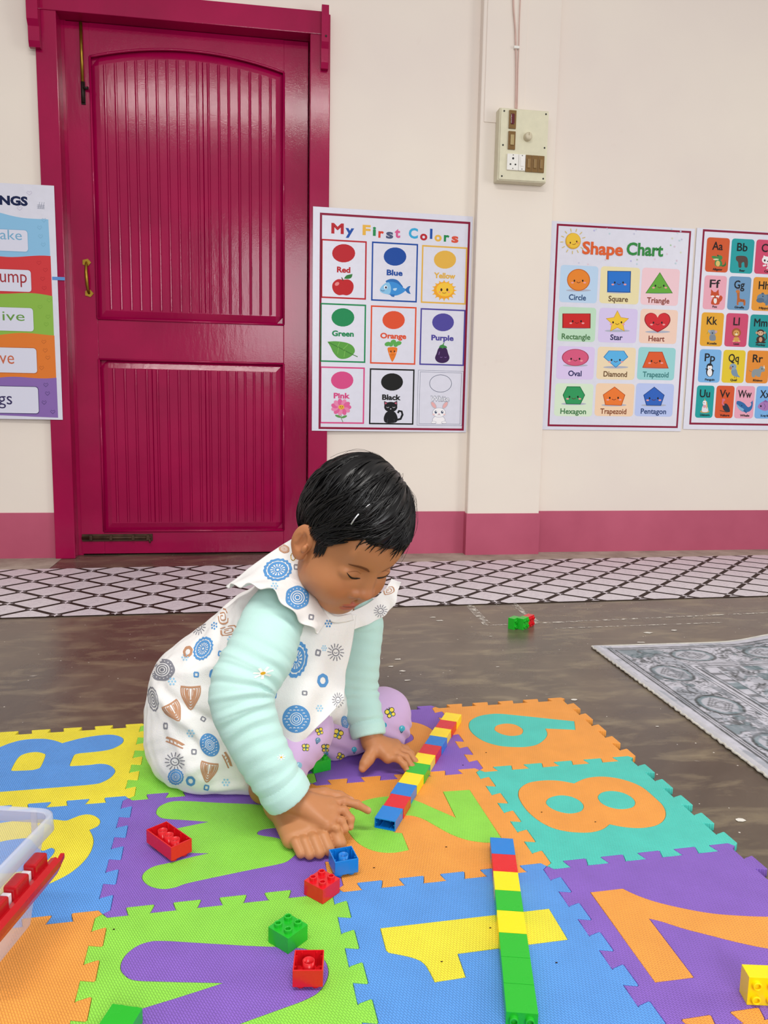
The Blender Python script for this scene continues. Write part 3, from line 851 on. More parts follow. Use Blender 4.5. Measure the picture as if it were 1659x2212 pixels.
        p.blob([(x - 82, y - 48), (x - 50, y - 52), (x - 5, y - 30), (x + 35, y + 10), (x + 65, y - 5), (x + 68, y - 30), (x + 48, y - 42, 1), (x + 68, y - 40), (x + 82, y - 62, 1), (x + 86, y - 30), (x + 78, y + 20), (x + 50, y + 55), (x, y + 62), (x - 50, y + 40), (x - 80, y - 5)], '2a6aa8'); p.blob([(x - 80, y - 20), (x - 50, y + 5), (x - 10, y + 30), (x + 10, y + 58), (x - 40, y + 45), (x - 75, y + 10)], '7fb2d8'); p.ell(x - 30, y - 5, 5, 6, '10203a'); p.line([(x - 10, y + 40), (x + 20, y + 70)], 14, '245a90')
    elif kind == 'X-ray fish':
        p.blob([(x - 75, y + 5), (x - 40, y - 40), (x + 10, y - 52), (x + 60, y - 20), (x + 95, y - 35), (x + 90, y + 40), (x + 55, y + 20), (x + 10, y + 48), (x - 40, y + 35)], 'a878b8'); p.ell(x - 42, y - 2, 9, 10, '20182c'); p.line([(x - 10, y - 30), (x + 5, y), (x - 8, y + 30)], 6, '7a5090'); p.blob([(x - 20, y - 45, 1), (x + 5, y - 68, 1), (x + 40, y - 42, 1)], '8a5aa0')
AC = ['d2582a', '1fa0a4', 'd24a6e', '68a8d8', 'e4a030']
G = [[('Aa', 'Alligator', 205, 155, 440, 525, 'd2582a'), ('Bb', 'Bear', 463, 168, 695, 537, '1fa0a4'), ('Cc', 'Cat', 718, 178, 950, 545, 'd2486c')],
     [('Ff', 'Fox', 180, 550, 410, 912, 'ecaabb'), ('Gg', 'Giraffe', 435, 560, 663, 918, '6f9cc4'), ('Hh', 'Hippo', 688, 568, 918, 926, 'e79a34')],
     [('Kk', 'Koala', 150, 935, 380, 1292, 'e8a92c'), ('Ll', 'Lion', 406, 943, 633, 1297, 'd04a70'), ('Mm', 'Monkey', 657, 957, 885, 1307, '179a9c')],
     [('Pp', 'Penguin', 130, 1318, 355, 1668, '7cb6ea'), ('Qq', 'Quail', 376, 1325, 604, 1672, 'e6c92c'), ('Rr', 'Rhino', 626, 1330, 855, 1676, 'e68e30')],
     [('Uu', 'Unicorn', 100, 1695, 282, 2034, '14a0a0'), ('Vv', 'Vulture', 304, 1697, 490, 2038, 'd8562a'), ('Ww', 'Whale', 508, 1700, 702, 2040, 'eaa6bc'), ('Xx', 'X-ray fish', 720, 1702, 912, 2042, '78b2ea')]]
for r, row in enumerate(G):
    for (lt, wd, x0, y0, x1, y1, c) in row:
        P.begin(); P.rect((x0 + 24, y0), (x1, y1), c, r=0.013)
        cx = (x0 + x1) / 2 + 12; hh = y1 - y0
        animal(P, wd, cx, y0 + hh * (0.62 if r < 4 else 0.62))
        cd = P.end('letter_card', label='%s card of the alphabet chart' % wd.lower())
        P.begin(); P.layer = 40
        P.text(lt, cx + 2, y0 + hh * 0.245, 108 if lt not in ('Ll', 'Ww', 'Mm') else {'Ll': 66, 'Ww': 145, 'Mm': 140}[lt], 74, '0c0c10', 0.012)
        P.text(wd, cx, y1 - hh * 0.095, {'Fox': 48, 'Cat': 52, 'Bear': 58, 'Lion': 56, 'Quail': 68}.get(wd, 100), 20, '1a1a1e', 0.03)
        P.end('lettering', cd)['kind'] = 'stuff'
    dx = (row[1][2] - row[0][2]); lt_, wd, x0, y0, x1, y1, c = row[-1]
    for q, c in enumerate([AC[(r + 3) % 5], AC[(r + 4) % 5]]):
        P.begin(); P.rect((x0 + 24 + dx * (q + 1), y0 + 8 * (q + 1)), (x1 + dx * (q + 1), y1 + 6 * (q + 1)), c, r=0.013); P.end('letter_card')
    P.begin()

# --- greetings chart (cut by the left edge of the picture)
P = Poster('greetings_poster', 'word chart with five wavy colour bands, taped left of the magenta door', -1.235, WY - 0.010, -0.574, FY - 0.004, 0.566, 1.459,
           lambda x, y: (x * .2441, 380 + y * .2441))
BAND = [('8cc0e4', 325, 395, 'ake', (97, 520, 190), '7aaed0', (245, 372, 255, 678)), ('d03c40', 700, 722, 'ump', (118, 885, 235), 'a02c34', (265, 738, 285, 1034)),
        ('8cb84c', 1030, 1065, 'ive', (120, 1238, 195), '6a9a48', (280, 1088, 305, 1383)), ('e07c34', 1405, 1400, 've', (60, 1605, 130), 'c86a4c', (320, 1458, 335, 1752)), ('8a6ab0', 1795, 1775, 'gs', (45, 1965, 125), '38305e', (335, 1815, 350, 2108))]
ends = [700, 1030, 1405, 1795, 2140]
R0 = [428, 448, 465, 482, 500]; R1 = [445, 462, 478, 498, 515]
for i, (c, ya, yb, wd, (tx, ty, tw), tc, (bx0, by0, bx1, by1)) in enumerate(BAND):
    P.begin()
    top = [(x, ya + (yb - ya) * max(0, x) / R0[i] + 14 * math.sin(x / 110 + i)) for x in np.linspace(-2400, R0[i], 60)]
    nya, nyb = (BAND[i + 1][1], BAND[i + 1][2]) if i < 4 else (2118, 2140)
    bot = [(x, nya + (nyb - nya) * max(0, x) / R1[i] + (14 * math.sin(x / 110 + i + 1) if i < 4 else 0)) for x in np.linspace(-2400, R1[i], 60)]
    P.poly(top + bot[::-1], c)
    r2 = random.Random(i)
    for k in range(4):
        hx, hy = R0[i] - 70 + r2.uniform(-45, 45), ya + (k + .8) * 75 + r2.uniform(-10, 10)
        dk = {'8cc0e4': '7aaed2', 'd03c40': 'b82c34', '8cb84c': '7aa840', 'e07c34': 'b8602a', '8a6ab0': '4a3a70'}[c]
        P.line([(hx, hy + 20), (hx - 20, hy), (hx - 14, hy - 14), (hx, hy - 6), (hx + 14, hy - 14), (hx + 20, hy), (hx, hy + 20)], 4, dk)
    P.rect((-2100, by0), (bx1, by1), {'8a6ab0': '3a3060'}.get(c, dk), r=0.012); P.rect((-2100, by0 + 5), (bx1 - 5, by1 - 6), 'dadbec', r=0.011)
    cd = P.end('word_band', label='%s band of the word chart' % ['light blue', 'red', 'green', 'orange', 'purple'][i])
    P.word(cd, wd, tx, ty, tw, 88 if wd not in ('ump', 've', 'gs') else 118, tc, bold=0.0)
P.begin(); P.text('INGS', 105, 218, 275, 74, '14204a', 0.05); P.end('title')
P.begin()
for k in range(5): P.line([(330, 272 - 0 + k * 0 + 8 * k - 16), (395, 290 + 8 * k - 30)], 3, '8a90a4')
for k in range(3): P.line([(340 + 20 * k, 290), (352 + 20 * k, 232)], 3, '8a90a4')
for hx, hy in ((260, 150), (175, 285)): P.line([(hx, hy + 20), (hx - 24, hy), (hx - 14, hy - 16), (hx, hy - 6), (hx + 14, hy - 16), (hx + 24, hy), (hx, hy + 20)], 4, 'c4bcd4')
P.end('doodle')['kind'] = 'stuff'
a, b = P.loc(462, 892), P.loc(575, 925)
MB().box((a[0], b[1], 0.0006), (b[0], a[1], 0.0012)).build('tape', plain('5a8fd0', 0.4, 0.4, name='blue_tape'), P.root)['label'] = 'strip of blue tape'

# ------------------------------------------------------------------ switch box on the pillar and its cables
CREAM = plain('ddd8bd', 0.4, 0.4, 0.04, name='switchbox_cream'); BROWN = plain('7c5a26', 0.35, 0.5, 0.08); WHITE = plain('eceae4', 0.35, 0.5, 0.02); BLK = plain('1a1816', 0.5, 0.4)
sb = thing('switch_box', 'cream electrical switch box with sockets, screwed on the pillar', 'switch box', (1.268, PY_, 1.567))
def sp(name, mb, mat, parent=None): return mb.build(name, mat, parent or sb)
sp('housing', MB().bbox((-0.106, -0.052, -0.004), (0.102, 0.0, 0.276), 0.004), plain('d2ccb2', 0.45, 0.4, 0.05))
sp('cover_plate', MB().bbox((-0.1, -0.056, 0.0), (0.1, -0.051, 0.272), 0.002), CREAM)
fy = -0.056
for (x, z) in ((-.088, .262), (.088, .262), (-.088, .132), (.088, .132), (-.088, .012), (.088, .012)):
    sp('screw', MB().lathe([(0.0001, 0.0015), (.0035, .0012), (.0035, -.001)], 10, Matrix.Translation((x, fy, z)) @ Matrix.Rotation(math.pi / 2, 4, 'X')), BLK)
q = sp('neon_indicator', MB().bbox((-.068, fy - .006, .196), (-.038, fy + .001, .266), .0015), BROWN)
sp('lamp_lens', MB().bbox((-.061, fy - .009, .212), (-.046, fy - .005, .252), .003), plain('5e0a1e', 0.2, 0.6), q)
q = sp('rocker_switch', MB().bbox((-.068, fy - .006, .116), (-.038, fy + .001, .186), .0015), BROWN)
sp('rocker', MB().bbox((-.060, fy - .011, .132), (-.045, fy - .005, .172), .002), plain('b09a68', 0.35, 0.5), q)
q = sp('fan_regulator', MB().lathe([(.0001, .022), (.012, .022), (.0155, .018), (.017, 0)], 24, Matrix.Translation((.013, fy, .168)) @ Matrix.Rotation(math.pi / 2, 4, 'X'), smooth=True), plain('cfc4a8', 0.4, 0.5))
sp('pointer', MB().bbox((.0125, fy - .0235, .170), (.0145, fy - .021, .181), .0004), plain('a89c80', 0.4, 0.5), q)
q = sp('power_socket', MB().bbox((-.070, fy - .008, .036), (-.022, fy + .001, .099), .002), WHITE)
for (x, z, r) in ((-.0455, .081, .0045), (-.056, .058, .0036), (-.035, .058, .0036), (-.0455, .094, .002), (-.0455, .042, .002)):
    sp('pin_hole', MB().lathe([(.0001, .0004), (r, .0004), (r, -.001)], 10, Matrix.Translation((x, fy - .008, z)) @ Matrix.Rotation(math.pi / 2, 4, 'X')), BLK, q)
q = sp('plate_switch', MB().bbox((-.021, fy - .008, .036), (.007, fy + .001, .099), .002), WHITE)
sp('rocker', MB().bbox((-.014, fy - .0105, .052), (.000, fy - .007, .088), .0015), plain('f2f0ec', 0.3, 0.5), q)
for z in (.094, .042): sp('screw', MB().lathe([(.0001, .0004), (.002, .0004), (.002, -.001)], 8, Matrix.Translation((-.007, fy - .008, z)) @ Matrix.Rotation(math.pi / 2, 4, 'X')), BLK, q)
for i in range(3):
    x = .009 + i * .0265
    q = sp('brown_switch', MB().bbox((x, fy - .006, .034), (x + .026, fy + .001, .099), .0012), BROWN)
    sp('rocker', MB().bbox((x + .007, fy - .010, .048), (x + .019, fy - .005, .084), .002), plain('8f7040', 0.35, 0.5), q)
PK = plain('d2b2a8', 0.55, 0.3, 0.06, name='painted_cable')
def wire(pxs, r, lab):
    pts = [W(x, y, PY_ - 0.009) for x, y in pxs]
    pts = catmull(pts, 6, closed=False)
    tag(MB().tube(pts, r, 8).build('cable', PK), lab, 'cable')
wire([(1107, -40), (1109, 0), (1110, 25), (1113, 60), (1114, 90), (1115, 130), (1115, 180), (1114, 237)], 0.0035, 'crooked pink cable running down the pillar, left of two')
wire([(1125, -40), (1124, 0), (1122, 50), (1121, 95), (1119, 150), (1118, 200), (1117, 237)], 0.0022, 'thin straight cable on the pillar, right of two')
c = W(1115, 102, PY_ - 0.012)
clip = MB().bbox((c[0] - .010, PY_ - .018, c[2] - .006), (c[0] + .012, PY_ - .003, c[2] + .004), .002)
tag(clip.build('cable_clip', WHITE), 'small white cable clip on the pillar above the switch box', 'cable clip')
# ------------------------------------------------------------------ printed vinyl runner along the wall
VA, VB, V0 = np.array((.0845, .082)), np.array((.0895, -.0765)), np.array((-.5, 1.568))
M_VDARK = plain('2e2019', 0.6, 0.2, 0.1, name='runner_dark')
t = NT('runner_white')
vein = t.ramp(t.noise(t.coord('Object'), 26.0, 5.0, 0.6, 1.2), [(0.46, 0.0), (0.5, 0.55), (0.54, 0.0)])
t.P(Base_Color=t.mix(vein, lin('dcd8de'), lin('b4b0bc')), Roughness=0.30, Specular_IOR_Level=0.5)
M_VWHITE = t.m
def vy0(x): return 1.487 + 0.024 * x
def vy1(x): return 2.195 + 0.026 * x
VX0, VX1 = -1.5, 3.4
run = thing('vinyl_runner', 'white diamond pattern vinyl runner lying along the wall', 'floor runner', (0, 0, 0))
MB().add([(VX0, vy0(VX0), .0022), (VX1, vy0(VX1), .0022), (VX1, vy1(VX1), .0022), (VX0, vy1(VX0), .0022), (VX0, vy0(VX0), 0), (VX1, vy0(VX1), 0), (VX1, vy1(VX1), 0), (VX0, vy1(VX0), 0)],
         [(0, 1, 2, 3), (4, 5, 1, 0), (5, 6, 2, 1), (6, 7, 3, 2), (7, 4, 0, 3)]).build('backing', M_VDARK, run)
def clip_band(poly):
    for sgn, fn in ((1, vy0), (-1, vy1)):
        out = []
        for i in range(len(poly)):
            p, q = poly[i], poly[(i + 1) % len(poly)]
            a, b = sgn * (p[1] - fn(p[0])) - .002, sgn * (q[1] - fn(q[0])) - .002
            if a >= 0: out.append(p)
            if a * b < 0: out.append(p + (q - p) * a / (a - b))
        poly = out
        if len(poly) < 3: return []
    return poly
g = 0.145
cut = 0.16
base_pts = []
for (s0, t0) in ((-1, -1), (1, -1), (1, 1), (-1, 1)):
    base_pts.append((s0, t0))
def cell(s_in):
    e = 0.5 - g / 2 * 1.0
    o = []
    for (a, b), (a2, b2) in (((-e + .07, -e), (e - .07, -e)), ((e, -e + .07), (e, e - .07)), ((e - .07, e), (-e + .07, e)), ((-e, e - .07), (-e, -e + .07))):
        o += [a * VA + b * VB, a2 * VA + b2 * VB]
    return o
CE = cell(0)
shared = None
star_mb = MB()
for i in range(-30, 45):
    for j in range(-30, 45):
        c = V0 + (i + .5) * VA + (j + .5) * VB
        if not (VX0 + .05 < c[0] < VX1 - .05) or not (vy0(c[0]) - .08 < c[1] < vy1(c[0]) + .08): continue
        full = [c + q for q in CE]
        poly = clip_band([np.array(q) for q in full])
        if len(poly) < 3: continue
        if len(poly) == 8 and all(np.allclose(a, b) for a, b in zip(poly, full)):
            if shared is None:
                shared = MB().add([(q[0], q[1], 0) for q in CE], [list(range(8))[::-1]]).mesh('diamond')
            link('diamond', shared, M_VWHITE, run, (c[0], c[1], .0028))
        else:
            MB().add([(q[0] - c[0], q[1] - c[1], 0) for q in poly], [list(range(len(poly)))[::-1]]).build('diamond', M_VWHITE, run, (c[0], c[1], .0028))
        x = V0 + i * VA + j * VB
        if vy0(x[0]) + .01 < x[1] < vy1(x[0]) - .01:
            star_mb.add([(x[0] + r * math.cos(a), x[1] + r * math.sin(a), .0030) for a, r in [(k * math.pi / 4, (.017 if k % 2 == 0 else .006)) for k in range(8)]], [list(range(8))])
star_mb.build('star', M_VWHITE, run)['kind'] = 'stuff'

# ------------------------------------------------------------------ patterned rug
RX0, RY1 = 1.102, 1.028
RWd, RLn = 1.25, 1.45
st = 0.0030
nx, ny = int(RWd / st), int(RLn / st)
def vnoise(x, y, seed):
    r = np.random.RandomState(seed).rand(256, 256)
    xi, yi = np.floor(x).astype(int), np.floor(y).astype(int)
    fx, fy_ = x - xi, y - yi
    fx = fx * fx * (3 - 2 * fx); fy_ = fy_ * fy_ * (3 - 2 * fy_)
    g_ = lambda a, b: r[a % 256, b % 256]
    return (g_(xi, yi) * (1 - fx) + g_(xi + 1, yi) * fx) * (1 - fy_) + (g_(xi, yi + 1) * (1 - fx) + g_(xi + 1, yi + 1) * fx) * fy_
def fbm(x, y, seed, o=4):
    s_, a_, tot = 0, 1.0, 0
    for k in range(o):
        s_ = s_ + a_ * vnoise(x * 2 ** k, y * 2 ** k, seed + k); tot += a_; a_ *= 0.55
    return s_ / tot
U, V = np.meshgrid(np.linspace(0, RWd, nx), np.linspace(0, RLn, ny), indexing='ij')   # metres in from the left / back edge
def rug_cols(U, V):
    e = np.minimum(U, V)
    along = np.where(U < V, V, U)
    lt, md, dk, tl = (np.array(lin(c)) for c in ('c2c1cc', '6f7c87', '0f1718', '44686f'))
    w1 = fbm(U * 14, V * 14, 11); w2 = fbm(U * 55, V * 55, 21); w3 = fbm(U * 30, V * 8, 31)
    col = lt[None, None] * (0.72 + 0.42 * w2)[..., None]
    def put(mask, c, a=1.0):
        m_ = np.clip(mask, 0, 1)[..., None] * a
        col[:] = col * (1 - m_) + c * m_
    wear = np.clip((w1 - 0.35) * 4, 0.15, 1)
    put((w3 > 0.60).astype(float), md, 0.5)
    # border rosettes and leaves
    inb = (e > .050) & (e < .168)
    cc = (along - .13) % .21 - .105
    rr = np.sqrt((cc * .8) ** 2 + (e - .108) ** 2) + 0.012 * (w1 - .5)
    put(inb & (rr < .047), tl, 0.75); put(inb & (rr < .036), lt * .85, 0.9); put(inb & (abs(rr - .046) < .0035), dk, .9)
    for q in (.030, .022, .013): put(inb & (abs(np.abs(cc) * .75 + abs(e - .108) - q) < .0022), dk, .8)
    lf = np.abs(np.sin(along * 60 + 6 * w1) * .03 + .108 - e)
    put(inb & (rr > .052) & (lf < .010) & (w2 > .42), dk * 1.3, .85); put(inb & (rr > .052) & (lf > .02) & (lf < .026), dk, .7)
    put(inb & (rr > .05) & (w1 > .60), tl * .8, .7); put(inb & (rr > .05) & (np.abs(w1 - .60) < .012), dk, .8)
    for lv in (.40, .47, .53): put(inb & (rr > .05) & (np.abs(w1 - lv) < .007), dk, .85)
    put((e > .05) & (w3 < .36), md * .55, .6)
    # guard stripes
    for a_, b_ in ((.030, .034), (.039, .0415), (.045, .050), (.170, .174), (.180, .183), (.190, .197), (.203, .206), (.232, .236)):
        put(((e > a_) & (e < b_)), dk, 0.9 * 1.0); 
    put(((e > .206) & (e < .232)) & (np.sin(along * 130) > .55), dk, .7); put(((e > .206) & (e < .232)) & (np.sin(along * 42) > .6), tl, .7)
    # field: stepped medallion outlines
    fld = e > .238
    U2, V2 = U - .62, V - .66
    st1 = np.abs(U2) * 1.1 + np.abs(V2) + 0.03 * np.round(np.sin(U2 * 40) * 2) / 2
    put(fld & (st1 > .30), lt * .95, .4)
    ph = (st1 + .02 * w1) % .085
    put(fld & (ph < .007), dk, .9); put(fld & (ph > .05) & (ph < .062) & (w1 > .45), tl, .6)
    gx = (np.floor(U / .024) * 7 + np.floor(V / .03) * 13) % 11
    put(fld & (gx < 2) & (w1 > .40), dk * 1.2, .6); put(fld & (np.abs(w1 - .5) < .014), dk, .85); put(fld & (np.abs(w1 - .66) < .012), dk, .8); put(fld & (w1 > .67), tl * .7, .8)
    # fading by wear, pale bound edge
    fade = np.clip((w2 - .5) * 5, 0, 1)[..., None] * 0.22
    col = col * (1 - fade) + lt * 1.02 * fade
    bind = (e < .013)[..., None]
    col = np.where(bind, lt * np.array((.95, .95, .90)) * (0.85 + .25 * w2)[..., None], col)
    return np.clip(col, 0, 1)
rc = rug_cols(U, V)
zz = 0.0055 + 0.0012 * fbm(U * 90, V * 90, 41) - 0.003 * np.clip(1 - np.minimum(U, V) / .008, 0, 1)
zz = zz + 0.020 * np.exp(-((U - .56) / .10) ** 2 - (V / .085) ** 2) + 0.003 * np.exp(-(U / .05) ** 2 - (V / .05) ** 2)
wob = 0.0012 * np.sin(V * 260) * np.exp(-U / .004)
verts = np.stack([RX0 + U + wob, RY1 - V - 0.004 * U, zz], -1).reshape(-1, 3)
idx = np.arange(nx * ny).reshape(nx, ny)
quads = np.stack([idx[:-1, :-1], idx[:-1, 1:], idx[1:, 1:], idx[1:, :-1]], -1).reshape(-1, 4)
me = bpy.data.meshes.new('pile')
me.from_pydata(verts.tolist(), [], quads.tolist())
ca = me.color_attributes.new('Col', 'FLOAT_COLOR', 'POINT')
ca.data.foreach_set('color', np.concatenate([rc.reshape(-1, 3), np.ones((nx * ny, 1))], 1).astype(np.float32).ravel())
me.polygons.foreach_set('use_smooth', [True] * len(me.polygons))
t = NT('rug_pile')
va = t.n('ShaderNodeVertexColor', layer_name='Col')
t.P(Base_Color=va.outputs[0], Roughness=0.85, Specular_IOR_Level=0.15, Sheen_Weight=0.25)
t.bump(t.noise(t.coord('Object'), 420.0, 3.0), 0.5, 0.002)
rug = thing('rug', 'grey and slate patterned rug lying on the cement floor', 'rug', (0, 0, 0))
link('pile', me, t.m, rug)
RB = plain('c6c3ba', 0.9, 0.1, 0.15, name='rug_binding')
edge_l = [(RX0 + 0.0012 * math.sin(v * 260) - .001, RY1 - v, 0.0035 + .002 * math.sin(v * 300) * .3) for v in np.linspace(0, RLn, 700)]
MB().tube(edge_l, [0.0026 + 0.0003 * math.sin(i * 1.3) for i in range(700)], 6).build('bound_edge', RB, rug)
us = np.linspace(0, RWd, 300)
edge_b = [(RX0 + u, RY1 - 0.004 * u + .001, 0.0035 + 0.020 * math.exp(-((u - .56) / .10) ** 2)) for u in us]
MB().tube(edge_b, 0.0026, 6).build('bound_edge', RB, rug)
# ------------------------------------------------------------------ interlocking foam mat
TH = 0.012                                   # thickness of the foam
TS = 0.3                                     # size of a tile
ANG = math.atan(0.048)
CA_, SA_ = math.cos(ANG), math.sin(ANG)
def g2w(u, v): return np.array((CA_ * u - SA_ * v, SA_ * u + CA_ * v))
def w2g(x, y): return np.array((CA_ * x + SA_ * y, -SA_ * x + CA_ * y))
def foam(name, hexc):
    t = NT(name)
    co = t.coord('Object')
    br = t.n('ShaderNodeTexBrick', {'Vector': t.coord('Object', rot=(0, 0, 1.15)), 'Scale': 1.0, 'Mortar Size': 0.0006, 'Mortar Smooth': 1.0, 'Brick Width': 0.0056, 'Row Height': 0.0027, 'Bias': 0.0, 'Color1': (1, 1, 1), 'Color2': (.9, .9, .9), 'Mortar': (0, 0, 0)})
    br.offset = 0.5
    c = lin(hexc)
    nz = t.noise(co, 18.0, 4.0)
    k = t.ramp(nz, [(0.3, tuple(x * 0.93 for x in c)), (0.7, tuple(min(1, x * 1.05) for x in c))])
    k = t.mix(t.math('MULTIPLY', t.math('SUBTRACT', 1.0, br.outputs['Color']), 0.10), k, tuple(x * 0.6 for x in c))
    t.P(Base_Color=k, Roughness=0.50, Specular_IOR_Level=0.45)
    t.bump(br.outputs['Color'], 0.75, 0.0012)
    return t.m
FC = {'yellow': foam('foam_yellow', 'f6e63c'), 'blue': foam('foam_blue', '5b9dea'), 'purple': foam('foam_purple', '8a63c6'), 'green': foam('foam_green', '93e04c'),
      'orange': foam('foam_orange', 'f6a347'), 'teal': foam('foam_teal', '4fcfc0')}
DP = 0.0085
def tabs():
    """tooth line along s = 0..TS; tabs point to +n"""
    o = [(0.0, 0.0), (0.007, -DP)]
    for k in range(5):
        a = 0.0285 + 0.0585 * k
        b = a + 0.0335
        o += [(a + .0045, -DP), (a + .0030, -DP + .0015), (a - .0010, DP - .0018), (a + .0004, DP)]
        if k < 4:
            o += [(b - .0004, DP), (b + .0010, DP - .0018), (b - .0030, -DP + .0015), (b - .0045, -DP)]
        else:
            o += [(TS - .006, DP)]
    o.append((TS, 0.0))
    return o
TB = tabs()
def Hline(i, j): return [np.array((i * TS + s, j * TS + n)) for s, n in TB]            # tabs of the nearer tile point away
def Vline(i, j): return [np.array((i * TS + n, (j + 1) * TS - s)) for s, n in TB]      # tabs of the left tile point right
def tile_outline(i, j):
    return Hline(i, j)[:-1] + Vline(i + 1, j)[::-1][:-1] + Hline(i, j + 1)[::-1][:-1] + Vline(i, j)[:-1]
def px_loop(pts, zoom=None):
    """outline traced on the photograph -> mat coordinates"""
    q = []
    for p in pts:
        x, y = zoom(p[0], p[1]) if zoom else (p[0], p[1])
        w = F(x, y, TH)
        q.append(tuple(w2g(w[0], w[1])) + tuple(p[2:]))
    return outline(q, 7)
def zf(x0, y0, k): return lambda x, y: (x0 + x * k, y0 + y * k)
BEV = 0.0007
def tile(i, j, col, fcol, glyph, label, loops=(), counters=()):
    """loops: outlines of the pop-out figure; counters: loose middles"""
    c = np.array(((i + .5) * TS, (j + .5) * TS))
    w = g2w(*c)
    root = thing('foam_tile', label, 'foam tile', (w[0], w[1], 0), ANG, 'interlocking foam mat tiles')
    sh = lambda L: [p - c for p in L]
    me = curve_mesh([sh(tile_outline(i, j))] + [sh(l) for l in loops], TH / 2, BEV, -BEV - .0003)
    link('foam_base', me, FC[col], root, (0, 0, TH / 2))
    for l in loops:
        ho = [sh(k) for k in counters]
        me = curve_mesh([sh(l)] + ho, TH / 2, BEV, -BEV - .0001)
        link(glyph, me, FC[fcol], root, (0, 0, TH / 2 + .0002))
    for k in counters:
        link('counter', curve_mesh([sh(k)], TH / 2, BEV, -BEV - .0001), FC[col], root, (0, 0, TH / 2 + .0001))
    return root
z4, z5, z6 = zf(760, 1500, .28933), zf(720, 1780, .31344), zf(1160, 1780, .30078)
one = px_loop([(323, 718, 1), (1487, 583, 1), (1615, 795, 1), (855, 893, 1), (912, 1055, 1), (700, 1088, 1), (660, 1010), (625, 960), (575, 930), (490, 906), (385, 886, 1), (365, 870, 1)], z5)
seven = px_loop([(383, 490, 1), (615, 463, 1), (720, 512), (860, 560), (1050, 605), (1250, 640), (1450, 657), (1659, 665), (1860, 666, 1), (1890, 915, 1), (1659, 892), (1450, 850), (1250, 800), (1050, 748), (900, 700), (803, 677, 1), (1125, 1100, 1), (850, 1135, 1)], z6)
two = px_loop([(680, 725, 1), (880, 712, 1), (1120, 1078, 1), (1035, 1104), (950, 1100), (850, 1082), (740, 1042), (640, 988), (540, 932), (460, 906), (390, 903), (320, 925), (290, 980), (318, 1030, 1), (375, 1035, 1), (425, 1160, 1), (310, 1180), (190, 1172), (80, 1130), (0, 1060), (-55, 960), (-30, 870), (86, 795), (252, 762), (400, 772), (500, 800), (610, 848), (776, 920, 1)], z4)
z8 = zf(1100, 1660, .217)
eight = px_loop([(90, 250), (115, 190), (200, 140), (350, 118), (500, 122), (645, 148, 1), (760, 98), (900, 80), (1050, 92), (1200, 130), (1330, 190), (1450, 290), (1530, 370), (1558, 450), (1530, 520), (1450, 568), (1310, 590), (1150, 582), (998, 553, 1), (930, 602), (820, 632), (690, 635), (560, 622), (420, 585), (290, 515), (180, 420), (110, 320)], z8)
e1 = px_loop([(366, 340), (400, 292), (500, 267), (610, 278), (700, 320), (740, 375), (710, 425), (610, 447), (500, 430), (410, 390)], z8)
e2 = px_loop([(882, 285), (920, 240), (1010, 223), (1120, 238), (1210, 280), (1253, 335), (1225, 385), (1120, 404), (1010, 388), (920, 345)], z8)
z9 = zf(1000, 1500, .22905)
nine = px_loop([(1050, 253, 1), (1060, 332, 1), (775, 320, 1), (795, 370), (770, 420), (700, 470), (600, 492), (480, 494), (340, 482), (200, 440), (100, 375), (57, 310), (70, 250), (150, 205), (260, 185), (360, 183), (500, 196), (750, 222)], z9)
n1 = px_loop([(297, 325), (320, 292), (400, 274), (490, 284), (555, 320), (566, 350), (540, 380), (460, 391), (380, 378), (320, 352)], z9)
zR = zf(0, 1560, .18083)
R_ = px_loop([(1110, 740), (700, 775, 1), (0, 830, 1), (-420, 862, 1), (-400, 700), (-330, 470), (-160, 340), (0, 295), (120, 250), (280, 210), (500, 197), (640, 215), (745, 250, 1), (850, 220), (1000, 185), (1200, 155), (1350, 150), (1450, 178), (1475, 215), (1440, 265), (1320, 322), (1150, 350), (960, 368, 1), (900, 382), (875, 405, 1), (830, 512, 1), (845, 525, 1), (1050, 512), (1200, 496), (1310, 515), (1375, 575), (1330, 650), (1230, 710)], zR)
r1 = px_loop([(138, 555), (215, 425), (300, 375), (430, 355), (520, 372), (542, 400), (490, 525), (450, 555), (370, 572), (200, 580), (145, 578)], zR)
zQ = zf(0, 1720, .14467)
Q_ = px_loop([(815, 345), (980, 362), (1090, 325), (1200, 285), (1320, 270), (1430, 300), (1495, 365), (1460, 440), (1335, 500, 1), (1385, 600), (1393, 700), (1340, 850), (1220, 1000), (1050, 1140), (850, 1250), (600, 1350), (200, 1440), (-200, 1480), (-600, 1380), (-800, 1100), (-700, 780), (-400, 520), (0, 400), (400, 352), (600, 345)], zQ)
q1 = px_loop([(640, 812), (760, 770), (815, 800), (780, 880), (640, 1000), (350, 1110), (50, 1150), (-250, 1110), (-380, 960), (-250, 780), (0, 680), (300, 630), (450, 640), (560, 760)], zQ)
zW = zf(300, 1720, .27728)
W_ = px_loop([(135, 120), (165, 75), (260, 40), (400, 38), (600, 48), (900, 60), (1250, 75), (1460, 110), (1530, 190), (1450, 250), (1300, 290), (1060, 328), (960, 305), (922, 285, 1), (945, 268), (1010, 252), (1150, 262), (1350, 250), (1400, 330), (1300, 400), (1195, 465), (1180, 490), (1140, 512, 1), (800, 585), (400, 670), (280, 708), (180, 720), (80, 695), (27, 640), (45, 590), (120, 545), (250, 515, 1), (550, 443, 1), (330, 436), (160, 425), (110, 370), (130, 310), (240, 265), (320, 242, 1), (548, 198, 1), (380, 185), (200, 172), (150, 150)], zW)
